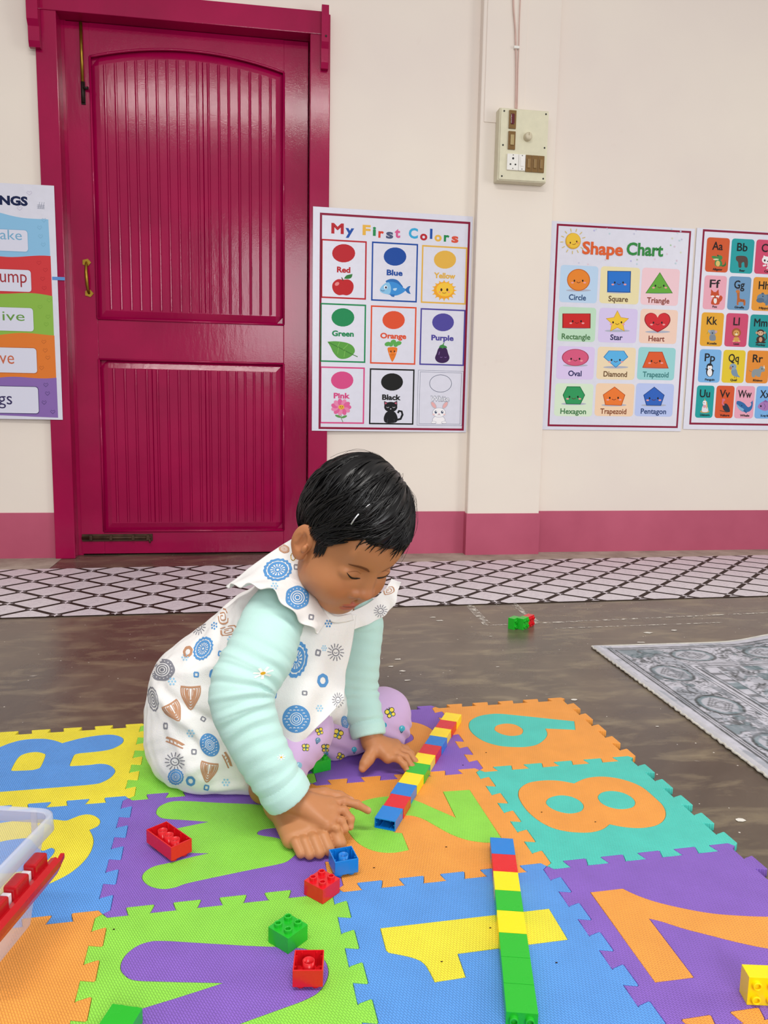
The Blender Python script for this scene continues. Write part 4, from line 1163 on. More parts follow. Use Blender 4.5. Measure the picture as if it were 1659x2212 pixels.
W_ = px_loop([(135, 120), (165, 75), (260, 40), (400, 38), (620, 50), (900, 62), (1180, 90), (1330, 140), (1290, 200), (1180, 235), (1010, 250), (945, 265), (922, 288), (955, 305), (1080, 325), (1200, 375), (1235, 430), (1195, 475), (1140, 512), (1050, 535, 1), (800, 585), (400, 670), (280, 708), (180, 720), (80, 695), (27, 640), (45, 590), (120, 545), (250, 515), (400, 475), (550, 443, 1), (330, 436), (160, 425), (105, 370), (130, 310), (240, 265), (380, 232), (548, 198, 1), (380, 185), (200, 172), (150, 150)], zW)
zV = zf(240, 2020, .28933)
V_ = px_loop([(70, 235), (100, 160), (170, 95), (260, 55), (380, 42), (700, 60), (1050, 80), (1350, 92), (1480, 112), (1590, 180), (1620, 290), (1560, 410), (1450, 480), (1250, 555), (960, 660), (700, 760), (400, 860), (150, 900), (-60, 850), (-110, 760), (-20, 660), (120, 590), (240, 545), (500, 465), (842, 355, 1), (600, 350), (400, 345), (180, 335), (100, 295)], zV)
three = [np.array(p) for p in outline([(.545, .345), (.565, .345), (.575, .365), (.572, .425), (.540, .470), (.500, .486), (.470, .470), (.440, .488), (.395, .480), (.355, .440), (.345, .390), (.365, .362), (.395, .372), (.402, .405), (.420, .432), (.445, .425), (.450, .405), (.485, .402), (.492, .425), (.510, .435), (.528, .415), (.532, .38)], 6)]
zT = zf(820, 1510, .12055)
three = px_loop([(-700, 520), (-500, 420), (-250, 390), (0, 470), (150, 425), (300, 385), (480, 395), (720, 440), (900, 520), (1000, 620), (1000, 760), (900, 900), (700, 1010), (560, 985), (440, 920), (395, 825, 1), (480, 795), (590, 735), (605, 680), (560, 625), (470, 595), (350, 600), (250, 640), (180, 720), (90, 720), (20, 640), (-120, 590), (-280, 620), (-380, 720), (-420, 830), (-600, 860), (-780, 780), (-800, 640)], zT)
X_ = [np.array(p) for p in outline([(.045, .475), (.060, .505), (.150, .470), (.235, .540), (.262, .520), (.250, .495), (.195, .440), (.255, .390), (.262, .360), (.235, .345), (.150, .408), (.070, .348), (.045, .365), (.050, .395), (.105, .440), (.052, .455)], 5)]
tile(-1, 1, 'yellow', 'blue', 'letter_r', 'yellow foam tile with a blue letter R', [R_], [r1])
tile(0, 1, 'green', 'purple', 'letter_x', 'green foam tile behind the seated child, purple letter mostly hidden', [X_])
tile(1, 1, 'purple', 'orange', 'number_three', 'purple foam tile with an orange 3 partly under the child', [three])
tile(2, 1, 'orange', 'teal', 'number_nine', 'orange foam tile with a turquoise number 9', [nine], [n1])
tile(-1, 0, 'blue', 'yellow', 'letter_q', 'blue foam tile with a yellow letter Q behind the plastic box', [Q_], [q1])
tile(0, 0, 'purple', 'green', 'letter_w', 'purple foam tile with a green letter W', [W_])
tile(1, 0, 'orange', 'green', 'number_two', 'orange foam tile with a green number 2', [two])
tile(2, 0, 'teal', 'orange', 'number_eight', 'turquoise foam tile with an orange number 8', [eight], [e1, e2])
tile(-1, -1, 'orange', 'blue', '', 'plain orange foam tile in front of the plastic box')
tile(0, -1, 'green', 'purple', 'letter_v', 'green foam tile with a purple letter V', [V_])
tile(1, -1, 'blue', 'yellow', 'number_one', 'blue foam tile with a yellow number 1', [one])
tile(2, -1, 'purple', 'orange', 'number_seven', 'purple foam tile with an orange number 7', [seven])
tile(2, -2, 'orange', 'blue', '', 'orange foam tile showing only tab tips at the bottom right corner')
# dark crumbs on the foam
CR = plain('3a2a20', 0.9, 0.1)
mb = MB()
for (px, py) in [(954, 2078), (1059, 2005), (964, 1830), (808, 1875), (1170, 1755), (1050, 1626), (1000, 1653), (1286, 1776), (1202, 2080), (246, 2008), (1085, 1830)]:
    c = F(px, py, TH); a = random.random() * 3
    mb.bbox((c[0] - .0013, c[1] - .0006, TH), (c[0] + .0013, c[1] + .0006, TH + .0008), .0002)
o = mb.build('crumbs', CR); tag(o, 'tiny dark crumbs scattered on the foam mat', 'crumbs', kind='stuff')

# ------------------------------------------------------------------ toy building bricks
BP = 0.01675                                  # stud pitch
BHH, BHT = 0.0203, 0.0410                     # low and tall brick
def plastic(name, hexc):
    t = NT(name)
    t.P(Base_Color=lin(hexc), Roughness=t.ramp(t.noise(t.coord(), 60.0, 3.0), [(0.3, 0.20), (0.7, 0.32)]), Specular_IOR_Level=0.5, Subsurface_Weight=0.0)
    return t.m
BC = {'red': plastic('brick_red', 'd81420'), 'green': plastic('brick_green', '1fb428'), 'blue': plastic('brick_blue', '0f7bd0'), 'yellow': plastic('brick_yellow', 'fbdc05')}
_bm = {}
def brick_meshes(nx, ny, h, col):
    key = (nx, ny, h, col)
    if key in _bm: return _bm[key]
    hx, hy, w = nx * BP / 2, ny * BP / 2, 0.0014
    bm = bmesh.new()
    def bxv(hx, hy, z0, z1):
        return [bm.verts.new(p) for p in ((-hx, -hy, z0), (hx, -hy, z0), (hx, hy, z0), (-hx, hy, z0), (-hx, -hy, z1), (hx, -hy, z1), (hx, hy, z1), (-hx, hy, z1))]
    A = bxv(hx, hy, 0, h); Bv = bxv(hx - w, hy - w, 0, h - w)
    bm.faces.new(A[4:]); bm.faces.new(Bv[4:][::-1])
    for i in range(4):
        j = (i + 1) % 4
        bm.faces.new((A[i], A[j], A[4 + j], A[4 + i])); bm.faces.new((Bv[j], Bv[i], Bv[4 + i], Bv[4 + j])); bm.faces.new((A[j], A[i], Bv[i], Bv[j]))
    ed = [e for e in bm.edges if all(v in A for v in e.verts)]
    bmesh.ops.bevel(bm, geom=ed, offset=0.00045, segments=2, affect='EDGES', profile=.6)
    me = bpy.data.meshes.new('body'); bm.to_mesh(me); bm.free()
    me.materials.append(BC[col])
    r = 0.0049
    stud = MB().lathe([(r, -.0002), (r, .0042), (r - .0005, .0047), (r - .0016, .0047), (r - .0018, .0044), (r - .0018, .0012), (.0001, .0010)], 18).mesh('stud'); stud.materials.append(BC[col])
    tube = None
    if nx > 1 and ny > 1:
        tr = 0.0068
        tube = MB().lathe([(tr, h - w), (tr, .0006), (tr - .0009, .0006), (tr - .0009, h - w)], 20, smooth=True).mesh('tube'); tube.materials.append(BC[col])
    rib = MB().box((-.0004, -.0012, .0012), (.0004, .0012, h - w)).mesh('rib'); rib.materials.append(BC[col])
    _bm[key] = (me, stud, tube, rib)
    return _bm[key]
def brick(label, col, nx, ny, h, M, group=None, ribs=True):
    """M places the brick: local origin = centre of the open side, +z towards the studs"""
    me, stud, tube, rib = brick_meshes(nx, ny, h, col)
    root = thing('toy_brick', label, 'toy brick', mat=M, group=group)
    link('body', me, None, root)
    for i in range(nx):
        for j in range(ny):
            link('stud', stud, None, root, ((i - (nx - 1) / 2) * BP, (j - (ny - 1) / 2) * BP, h))
    if tube:
        for i in range(nx - 1):
            for j in range(ny - 1):
                link('tube', tube, None, root, ((i - (nx - 2) / 2) * BP, (j - (ny - 2) / 2) * BP, 0))
    if ribs:
        for i in range(nx):
            for s_ in (-1, 1):
                o = link('rib', rib, None, root, ((i - (nx - 1) / 2) * BP, s_ * (ny * BP / 2 - .0024), 0))
        for j in range(ny):
            for s_ in (-1, 1):
                o = link('rib', rib, None, root, (s_ * (nx * BP / 2 - .0024), (j - (ny - 1) / 2) * BP, 0)); o.rotation_euler = (0, 0, math.pi / 2)
    return root
def frame(ex, ey, ez, o):
    return Matrix(((ex[0], ey[0], ez[0], o[0]), (ex[1], ey[1], ez[1], o[1]), (ex[2], ey[2], ez[2], o[2]), (0, 0, 0, 1)))
ORD = ['first', 'second', 'third', 'fourth', 'fifth', 'sixth', 'seventh', 'eighth', 'ninth', 'tenth', 'eleventh']
# diagonal row by the left hand: open end of the first one faces the camera
a, b = np.array((.3855, .152)), np.array((.5905, .548))
d = (b - a) / np.linalg.norm(b - a); pit = np.linalg.norm(b - a) / 11
ex = (d[1], -d[0], 0); ez = (d[0], d[1], 0); ey = tuple(np.cross(ez, ex))
for i, c in enumerate(['blue', 'red', 'blue', 'yellow', 'green', 'yellow', 'red', 'blue', 'yellow', 'red', 'yellow']):
    o = a + d * pit * i
    sg = 0.0010 * math.sin(i * 2.1)
    brick('%s brick, %s from the near end of the diagonal row' % (c, ORD[i]), c, 2, 1, BHT - .0006, frame(ex, ey, ez, (o[0] + ex[0] * sg, o[1] + ex[1] * sg, TH + BP / 2 + .0001)), 'bricks joined in the diagonal row', ribs=(i == 0))
# straight row on the right: studs of the last one face the camera
a, b = np.array((.5475, .0795)), np.array((.4675, -.2495))
d = (b - a) / np.linalg.norm(b - a); pit = np.linalg.norm(b - a) / 8
ex = (d[1], -d[0], 0); ez = (d[0], d[1], 0); ey = tuple(np.cross(ez, ex))
for i, c in enumerate(['blue', 'red', 'yellow', 'green', 'yellow', 'green', 'green', 'green']):
    o = a + d * pit * i
    brick('%s brick, %s from the far end of the straight row' % (c, ORD[i]), c, 2, 1, pit - .0005, frame(ex, ey, ez, (o[0], o[1], TH + BP / 2 + .0001)), 'bricks joined in the straight row', ribs=False)
SU = .0047
def upside(x, y, ang): return Matrix.Translation((x, y, TH + SU + BHH + .0002)) @ Matrix.Rotation(ang, 4, 'Z') @ Matrix.Rotation(math.pi, 4, 'X')
def upright(x, y, ang): return Matrix.Translation((x, y, TH + .0002)) @ Matrix.Rotation(ang, 4, 'Z')
LG = 'loose bricks on the foam mat'
brick('long red brick lying upside down on the letter W tile', 'red', 4, 2, BHH, upside(.0672, .136, math.atan2(-.055, .042)), LG)
brick('green two by two brick standing studs up', 'green', 2, 2, BHH, upright(.230, -.082, math.radians(43)), LG)
brick('red two by two brick lying upside down on the letter V', 'red', 2, 2, BHH, upside(.2505, -.151, math.radians(-7)), LG)
brick('blue two by two brick lying upside down beside the bare foot', 'blue', 2, 2, BHH, upside(.3115, .0535, math.radians(10)), LG)
brick('red two by two brick standing studs up near the blue one', 'red', 2, 2, BHH, upright(.278, .006, math.radians(43)), LG)
def onside(p, facing, up_gap=0.0):
    """2x2 brick lying on its side; p = middle of the stud face's lower edge, facing = direction of the studs"""
    f_ = np.array((math.cos(facing), math.sin(facing), 0.0)); r_ = np.array((-f_[1], f_[0], 0)); up = np.array((0, 0, 1.0))
    o = np.array((p[0], p[1], p[2] + BP)) - f_ * BHH
    return frame(r_, np.cross(f_, r_), f_, o)
p0, p1 = F(1613, 2171, TH), F(1659, 2173, TH)
dd = (p1 - p0)[:2]; dd /= np.linalg.norm(dd)
mid = p0[:2] + dd * BP
brick('yellow brick on its side at the right edge, studs towards the camera', 'yellow', 2, 2, BHH, onside((mid[0], mid[1], TH + .0001), math.atan2(-dd[0], dd[1])), LG)
# green brick cut by the lower edge: studs away from the camera
A0, B0 = F(244, 2168, TH + BP), F(307, 2177, TH + BP)
e_ = (B0 - A0)[:2]; e_ /= np.linalg.norm(e_); f_ = np.array((-e_[1], e_[0]))
c0 = (A0 + B0)[:2] / 2 - f_ * BHT
brick('green brick at the lower left edge of the picture', 'green', 2, 1, BHT, frame((e_[0], e_[1], 0), tuple(np.cross((f_[0], f_[1], 0), (e_[0], e_[1], 0))), (f_[0], f_[1], 0), (c0[0], c0[1], TH + BP / 2 + .0001)), LG)
c0 = F(688, 1662, TH)
brick('green brick half hidden under the purple trousers', 'green', 2, 2, BHH, upright(c0[0], c0[1] + .005, math.radians(20)), LG)
# three bricks left on the cement floor
fa = math.radians(-48)
f_ = np.array((math.cos(fa), math.sin(fa))); r_ = np.array((-f_[1], f_[0]))
q = F(1110, 1361)[:2]
CG = 'bricks left on the cement floor'
brick('green brick on the cement floor, leftmost of three', 'green', 2, 2, BHH, onside((q[0] + r_[0] * BP, q[1] + r_[1] * BP, .0001), fa), CG)
q2 = q + f_ * (BHH + .0003) + r_ * BP
brick('green brick on the cement floor, between green and red ones', 'green', 2, 2, BHH, onside((q2[0] + r_[0] * BP, q2[1] + r_[1] * BP, .0001), fa), CG)
q3 = q2 + r_ * (2 * BP + .0003)
brick('red brick on the cement floor beside two green ones', 'red', 2, 2, BHH, onside((q3[0] + r_[0] * BP, q3[1] + r_[1] * BP, .0001), fa), CG)

# ------------------------------------------------------------------ clear plastic box with red latch
t = NT('clear_plastic')
tr = t.n('ShaderNodeBsdfTransparent', {0: (0.97, 0.97, 1.0, 1)})
fr = t.n('ShaderNodeLayerWeight', {0: 0.35})
al = t.math('MULTIPLY_ADD', fr.outputs['Facing'], 0.35, 0.20)
mx = t.n('ShaderNodeMixShader', {0: al, 1: tr.outputs[0], 2: t.b.outputs[0]})
t.t.links.new(mx.outputs[0], t.out.inputs[0])
t.P(Base_Color=lin('dfe2f2'), Roughness=0.16, Specular_IOR_Level=0.6)
M_CLEAR = t.m
t = NT('frosted_rim')
tr = t.n('ShaderNodeBsdfTransparent', {0: (0.97, 0.97, 1.0, 1)})
mx = t.n('ShaderNodeMixShader', {0: 0.48, 1: tr.outputs[0], 2: t.b.outputs[0]})
t.t.links.new(mx.outputs[0], t.out.inputs[0])
t.P(Base_Color=lin('dde2ee'), Roughness=0.2, Specular_IOR_Level=0.6)
M_RIM = t.m
bd = np.array((.235, .972)); bn = np.array((bd[1], -bd[0]))          # along the right wall (away), outwards
corner = np.array((-.050, .004))                                      # far right corner of the rim
BZ = 0.152
box = thing('storage_box', 'clear plastic storage box with a red latch at the left edge', 'storage box', (corner[0], corner[1], TH + .0004), math.atan2(-bn[0], bn[1]) + math.pi / 2)
def rrect(x0, x1, y0, y1, r, z, n=6):
    o = []
    for cx, cy, a0 in ((x1 - r, y0 + r, -90), (x1 - r, y1 - r, 0), (x0 + r, y1 - r, 90), (x0 + r, y0 + r, 180)):
        o += [(cx + r * math.cos(math.radians(a0 + 90 * k / n)), cy + r * math.sin(math.radians(a0 + 90 * k / n)), z) for k in range(n + 1)]
    return o
# local frame: x outwards through the right wall, y along the wall away from the camera
def loft(rings, name, mat, cap=True, closed_ring=False):
    n = len(rings[0]); vs = [p for r in rings for p in r]
    fs = [(i * n + k, i * n + (k + 1) % n, (i + 1) * n + (k + 1) % n, (i + 1) * n + k) for i in range(len(rings) - 1) for k in range(n)]
    if cap: fs.append(list(range(n))[::-1])
    return MB().add(vs, fs, smooth=True).build(name, mat, box)
H = BZ - TH
TXN = -.36
loft([rrect(TXN + .03, -.020 - .010, -.115 + .01, -.030 - .010, .008, 0), rrect(TXN + .022, -.0215, -.112, -.026, .012, .010), rrect(TXN + .008, -.008, -.150, -.008, .016, H - .020), rrect(TXN + .006, -.006, -.154, -.006, .016, H)], 'tub', M_CLEAR)
loft([rrect(TXN + .006, -.006, -.154, -.006, .016, H - .001), rrect(TXN + .003, -.002, -.157, -.002, .018, H + .003), rrect(TXN, .001, -.160, .001, .020, H + .001), rrect(TXN - .001, .002, -.161, .002, .020, H - .018), rrect(TXN + .001, .0, -.159, 0, .020, H - .018), rrect(TXN + .002, -.001, -.158, -.001, .019, H - .002)], 'rim', M_RIM, cap=False)
MB().bbox((-.033, -.004, H - .032), (-.026, .0, H), .001).build('rim_web', M_RIM, box)
RL = plastic('latch_red', 'b80d1a')
def lp(name, mb, parent): return mb.build(name, RL, parent)
lat = thing('x', '', '')
bpy.data.objects.remove(lat)
zl = .098 - TH
prof = [(-.004, zl - .006), (.004, zl + .008), (.010, zl + .010), (.016, zl + .006), (.0165, zl - .001), (.011, zl - .012), (.006, zl - .012)]
y1_ = -.028
lt = MB().prism([(x, -.16, z) for x, z in prof], (0, .16 + y1_, 0)).build('latch', RL, box)
lt['label'] = 'red snap latch'
MB().prism([(.012, y1_ - .002, zl + .007), (.016, y1_ - .002, zl + .004), (.014, y1_ + .014, zl + .007), (.011, y1_ + .010, zl + .009)], (0, 0, -.006)).build('latch_tip', RL, lt)
for yc in (-.052, -.094, -.136):
    MB().bbox((-.010, yc - .014, zl + .002), (.006, yc + .014, zl + .022), .003).build('hinge_knuckle', RL, lt)
for yc in (-.073, -.115):
    MB().bbox((-.009, yc - .006, zl + .003), (.001, yc + .006, zl + .016), .001).build('hinge_pin', plain('e8e6ea', 0.3, 0.5), lt)
# ------------------------------------------------------------------ smooth solid shapes (signed distance field -> mesh)
def nrm(v):
    v = np.asarray(v, float)
    return v / np.linalg.norm(v)


class Field:
    def __init__(s, ax):
        s.ax = [np.asarray(a, np.float32) for a in ax]
        s.D = np.full([len(a) for a in s.ax], 0.5, np.float32)

    def sub(s, lo, hi):
        sl = tuple(slice(max(0, int(np.searchsorted(a, l)) - 1), int(np.searchsorted(a, h)) + 1) for a, l, h in zip(s.ax, lo, hi))
        g = [a[q] for a, q in zip(s.ax, sl)]
        return sl, g[0][:, None, None], g[1][None, :, None], g[2][None, None, :]

    def put(s, fn, lo, hi, k=0.0, cut=False):
        m = 2.2 * k + 0.008
        sl, X, Y, Z = s.sub(np.asarray(lo) - m, np.asarray(hi) + m)
        if min(q.stop - q.start for q in sl) <= 0: return
        d = fn(X, Y, Z).astype(np.float32)
        a = s.D[sl]
        if cut:
            d = -d
            if k > 0:
                h = np.clip(0.5 - 0.5 * (a - d) / k, 0, 1); s.D[sl] = a * (1 - h) + d * h + k * h * (1 - h)
            else: s.D[sl] = np.maximum(a, d)
        else:
            if k > 0:
                h = np.clip(0.5 + 0.5 * (a - d) / k, 0, 1); s.D[sl] = a * (1 - h) + d * h - k * h * (1 - h)
            else: s.D[sl] = np.minimum(a, d)

    def cap(s, a, b, ra, rb, k=0.004, cut=False):
        a, b = np.asarray(a, float), np.asarray(b, float)
        v = b - a; L2 = float(v @ v) + 1e-12
        def fn(X, Y, Z):
            px, py, pz = X - a[0], Y - a[1], Z - a[2]
            t_ = np.clip((px * v[0] + py * v[1] + pz * v[2]) / L2, 0, 1)
            return np.sqrt((px - t_ * v[0]) ** 2 + (py - t_ * v[1]) ** 2 + (pz - t_ * v[2]) ** 2) - (ra + (rb - ra) * t_)
        r = max(ra, rb)
        s.put(fn, np.minimum(a, b) - r, np.maximum(a, b) + r, k, cut)

    def chain(s, pts, rads, k=0.004):
        for i in range(len(pts) - 1): s.cap(pts[i], pts[i + 1], rads[i], rads[i + 1], k)

    def ell(s, c, r, R=None, k=0.004, cut=False):
        c = np.asarray(c, float); R = np.eye(3) if R is None else np.asarray(R, float)
        def fn(X, Y, Z):
            px, py, pz = X - c[0], Y - c[1], Z - c[2]
            q = [(px * R[i][0] + py * R[i][1] + pz * R[i][2]) for i in range(3)]
            k0 = np.sqrt(sum((q[i] / r[i]) ** 2 for i in range(3))); k1 = np.sqrt(sum((q[i] / r[i] ** 2) ** 2 for i in range(3)))
            return k0 * (k0 - 1) / np.maximum(k1, 1e-6)
        ext = np.sqrt(sum((R[i] * r[i]) ** 2 for i in range(3)))
        s.put(fn, c - ext, c + ext, k, cut)

    def floor_cut(s, z0):
        s.D = np.maximum(s.D, (z0 - s.ax[2])[None, None, :])

    def mesh(s):
        D = s.D; S = D < 0
        nx, ny, nz = D.shape
        cnt = np.zeros((nx - 1, ny - 1, nz - 1), np.int8)
        for i in (0, 1):
            for j in (0, 1):
                for k in (0, 1): cnt += S[i:nx - 1 + i, j:ny - 1 + j, k:nz - 1 + k]
        cells = np.argwhere((cnt > 0) & (cnt < 8))
        idx = np.full(cnt.shape, -1, np.int64); idx[tuple(cells.T)] = np.arange(len(cells))
        acc = np.zeros((len(cells), 3)); num = np.zeros(len(cells))
        C = [(i, j, k) for i in (0, 1) for j in (0, 1) for k in (0, 1)]
        cs = cells.T
        val = {c: D[cs[0] + c[0], cs[1] + c[1], cs[2] + c[2]] for c in C}
        pos = lambda c: np.stack([s.ax[q][cs[q] + c[q]] for q in range(3)], -1)
        for a in C:
            for q in range(3):
                if a[q] == 1: continue
                b = tuple(1 if w == q else a[w] for w in range(3))
                va, vb = val[a], val[b]
                m = (va < 0) != (vb < 0)
                t_ = np.where(m, va / np.where(m, va - vb, 1), 0)
                p = pos(a) * (1 - t_[:, None]) + pos(b) * t_[:, None]
                acc += p * m[:, None]; num += m
        V = acc / num[:, None]
        faces = []
        for q in range(3):
            o = [w for w in range(3) if w != q]
            sh = [slice(None)] * 3; sh2 = [slice(None)] * 3
            sh[q] = slice(0, -1); sh2[q] = slice(1, None)
            e = S[tuple(sh)] != S[tuple(sh2)]
            E = np.argwhere(e)
            ok = np.all((E[:, o] > 0), axis=1) & (E[:, o[0]] < D.shape[o[0]] - 1) & (E[:, o[1]] < D.shape[o[1]] - 1)
            E = E[ok]
            def ci(d0, d1):
                c = E.copy(); c[:, o[0]] -= d0; c[:, o[1]] -= d1
                return idx[tuple(c.T)]
            f = np.stack([ci(1, 1), ci(0, 1), ci(0, 0), ci(1, 0)], -1)
            ins = S[tuple(E.T)]
            flip = ins if q != 1 else ~ins
            f = np.where(flip[:, None], f, f[:, ::-1])
            faces.append(f)
        return V, np.concatenate(faces)


def sdf_obj(name, V, Fc, mat, parent=None, cols=None):
    me = bpy.data.meshes.new(name)
    me.vertices.add(len(V)); me.vertices.foreach_set('co', np.asarray(V, np.float32).ravel())
    n = len(Fc)
    me.loops.add(n * 4); me.polygons.add(n)
    me.loops.foreach_set('vertex_index', Fc.astype(np.int32).ravel())
    me.polygons.foreach_set('loop_start', np.arange(0, 4 * n, 4, dtype=np.int32))
    me.polygons.foreach_set('loop_total', np.full(n, 4, np.int32))
    me.polygons.foreach_set('use_smooth', np.ones(n, bool))
    me.update(calc_edges=True)
    if cols is not None:
        ca = me.color_attributes.new('Col', 'FLOAT_COLOR', 'POINT')
        ca.data.foreach_set('color', np.concatenate([cols, np.ones((len(V), 1))], 1).astype(np.float32).ravel())
    return link(name, me, mat, parent)


def smooth_mesh(V, Fc, it=1, lam=0.5):
    n = len(V)
    for _ in range(it):
        S_ = np.zeros((n, 3)); c = np.zeros(n)
        for a, b in ((0, 1), (1, 2), (2, 3), (3, 0)):
            for q in range(3):
                S_[:, q] += np.bincount(Fc[:, a], V[Fc[:, b], q], n) + np.bincount(Fc[:, b], V[Fc[:, a], q], n)
            c += np.bincount(Fc[:, a], minlength=n) + np.bincount(Fc[:, b], minlength=n)
        V = V * (1 - lam) + lam * S_ / np.maximum(c, 1)[:, None]
    return V


def normals(V, Fc):
    n = np.cross(V[Fc[:, 2]] - V[Fc[:, 0]], V[Fc[:, 3]] - V[Fc[:, 1]])
    N = np.zeros_like(V)
    for k in range(4):
        for q in range(3): N[:, q] += np.bincount(Fc[:, k], n[:, q], len(V))
    return N / np.maximum(np.linalg.norm(N, axis=1), 1e-9)[:, None]


def poly_dist(V, pts):
    """distance to a polyline, and position along it 0..1"""
    best = np.full(len(V), 9.0); par = np.zeros(len(V))
    n = len(pts) - 1
    for i in range(n):
        a, b = np.asarray(pts[i]), np.asarray(pts[i + 1]); v = b - a
        t_ = np.clip(((V - a) @ v) / (v @ v + 1e-12), 0, 1)
        d = np.linalg.norm(V - a - t_[:, None] * v, axis=1)
        m = d < best
        best = np.where(m, d, best); par = np.where(m, (i + t_) / n, par)
    return best, par


def axis(*segs):
    o = []
    for a, b, h in segs: o += list(np.arange(a, b - h * .5, h))
    return np.array(o)
# ------------------------------------------------------------------ the child
def skin_mat():
    t = NT('skin')
    va = t.n('ShaderNodeVertexColor', layer_name='Col')
    t.P(Base_Color=va.outputs[0], Roughness=0.46, Specular_IOR_Level=0.35, Subsurface_Weight=0.12, Subsurface_Radius=(0.012, 0.005, 0.003), Subsurface_Scale=0.5)
    t.bump(t.noise(t.coord('Object'), 900.0, 2.0), 0.06, 0.0005)
    return t.m
M_SKIN = skin_mat()
child = thing('person', 'seated child in a white patterned dress with mint sleeves, playing with bricks', 'person', (0.16, 0.36, TH))
CH_INV = Matrix.Translation((-0.16, -0.36, -TH))
def kid(o):
    """put a mesh built in world coordinates under the child"""
    o.parent = child
    o.matrix_parent_inverse = CH_INV
    return o
# --- head frame: yaw from +x towards the camera, pitch down
HA, HP, HRL = math.radians(62), math.radians(33), math.radians(8)
HC = W(753, 1159, 0.300)
HS = 1.04
hf = np.array((math.cos(HP) * math.cos(HA), -math.cos(HP) * math.sin(HA), -math.sin(HP)))
hu = np.array((math.sin(HP) * math.cos(HA), -math.sin(HP) * math.sin(HA), math.cos(HP)))
hr = np.cross(hf, hu)
hr, hu = hr * math.cos(HRL) + hu * math.sin(HRL), hu * math.cos(HRL) - hr * math.sin(HRL)
HR = np.stack([hr, hf, hu])                       # rows: right, forward, up
def hw(x, y, z): return HC + HS * (x * hr + y * hf + z * hu)
def hl(P): return ((P - HC) @ HR.T) / HS

# --- joints
NB = W(676, 1280, 0.375)
RS, RE, RW = W(592, 1325, 0.295), W(528, 1505, 0.195), W(622, 1722, 0.158)
LS, LE, LW = W(782, 1352, 0.430), W(780, 1480, 0.415), W(802, 1598, 0.368)
CHS, PEL = np.array((.245, .375, .275)), np.array((.105, .415, .095))
RK, RA = np.array((.268, .322, .108)), np.array((.215, .248, .062))
LK = np.array((.425, .452, .062))

bf = Field([axis((-.03, .19, .004), (.19, .50, .0016), (.50, .53, .004)), axis((.055, .42, .0017), (.42, .56, .004)), axis((.004, .12, .0017), (.12, .30, .004), (.30, .585, .0016))])
E_ = lambda c, r, k=.004, cut=False, Rm=HR: bf.ell(hw(*c), np.array(r) * HS, Rm, k * HS, cut)
C_ = lambda a, b, ra, rb, k=.004: bf.cap(hw(*a), hw(*b), ra * HS, rb * HS, k * HS)
# skull and face
E_((0, -.012, .020), (.0705, .088, .081))
E_((0, .028, -.038), (.056, .057, .065), .03)
E_((0, .046, -.093), (.025, .022, .018), .030)
for s_ in (-1, 1):
    E_((s_ * .036, .044, -.048), (.029, .031, .031), .02)          # cheeks
    E_((s_ * .046, .010, -.062), (.016, .030, .026), .025)         # jaw
E_((0, .066, .030), (.044, .016, .028), .03)                       # forehead
for s_ in (-1, 1):
    E_((s_ * .031, .085, -.008), (.017, .011, .009), .014, True)   # sockets
C_((0, .0745, -.008), (0, .0850, -.036), .0075, .0105, .012)        # nose
E_((0, .0885, -.0390), (.0132, .0102, .0090), .006)
for s_ in (-1, 1):
    E_((s_ * .0155, .0815, -.0425), (.0086, .0088, .0074), .005)
    E_((s_ * .0072, .0870, -.0490), (.0035, .0045, .0025), .002, True)   # nostrils
    E_((s_ * .031, .0640, -.0125), (.0185, .0130, .0125), .004)          # lowered lids
E_((0, .0715, -.0735), (.0150, .0080, .0040), .005)                      # lips
E_((0, .0690, -.0810), (.0125, .0082, .0046), .005)
bf.cap(hw(-.015, .0715, -.0775), hw(.015, .0715, -.0775), .0012, .0012, .002, True)
bf.cap(hw(-.007, .0785, -.0770), hw(.007, .0785, -.0770), .0010, .0010, .002, True)
E_((0, .0765, -.0635), (.0035, .004, .006), .006, True)                   # philtrum
# ears
for s_ in (-1, 1):
    a_ = math.radians(22) * s_
    er = np.stack([hr * math.cos(a_) + hf * math.sin(a_), -hr * math.sin(a_) + hf * math.cos(a_), hu])
    E_((s_ * .0745, -.010, -.018), (.0075, .0185, .0285), .004, Rm=er)
    E_((s_ * .0720, -.006, -.042), (.0070, .0095, .0100), .006, Rm=er)
    E_((s_ * .0830, -.0050, -.017), (.0080, .0118, .0185), .001, True, er)
    E_((s_ * .0775, .0055, -.022), (.0045, .0045, .0075), .003, Rm=er)
    C_((s_ * .0800, -.012, -.006), (s_ * .0800, -.014, -.024), .0022, .0024, .003)
# neck, trunk, arms, legs
bf.cap(hw(0, -.030, -.050), NB, .040, .043, .02)
bf.cap(NB, CHS, .050, .066, .03); bf.cap(CHS, PEL, .064, .075, .03)
bf.cap(NB, RS, .036, .026, .02); bf.cap(NB, LS, .036, .024, .02)
bf.cap(RS, RE, .026, .025, .01); bf.cap(RE, RW, .026, .0195, .008)
bf.cap(LS, LE, .023, .022, .01); bf.cap(LE, LW, .026, .0195, .008)
bf.cap(PEL, RK, .058, .042, .02); bf.cap(RK, RA, .040, .026, .015)
bf.cap(PEL, LK, .056, .040, .02); bf.cap(LK, np.array((.31, .43, .045)), .038, .028, .01)
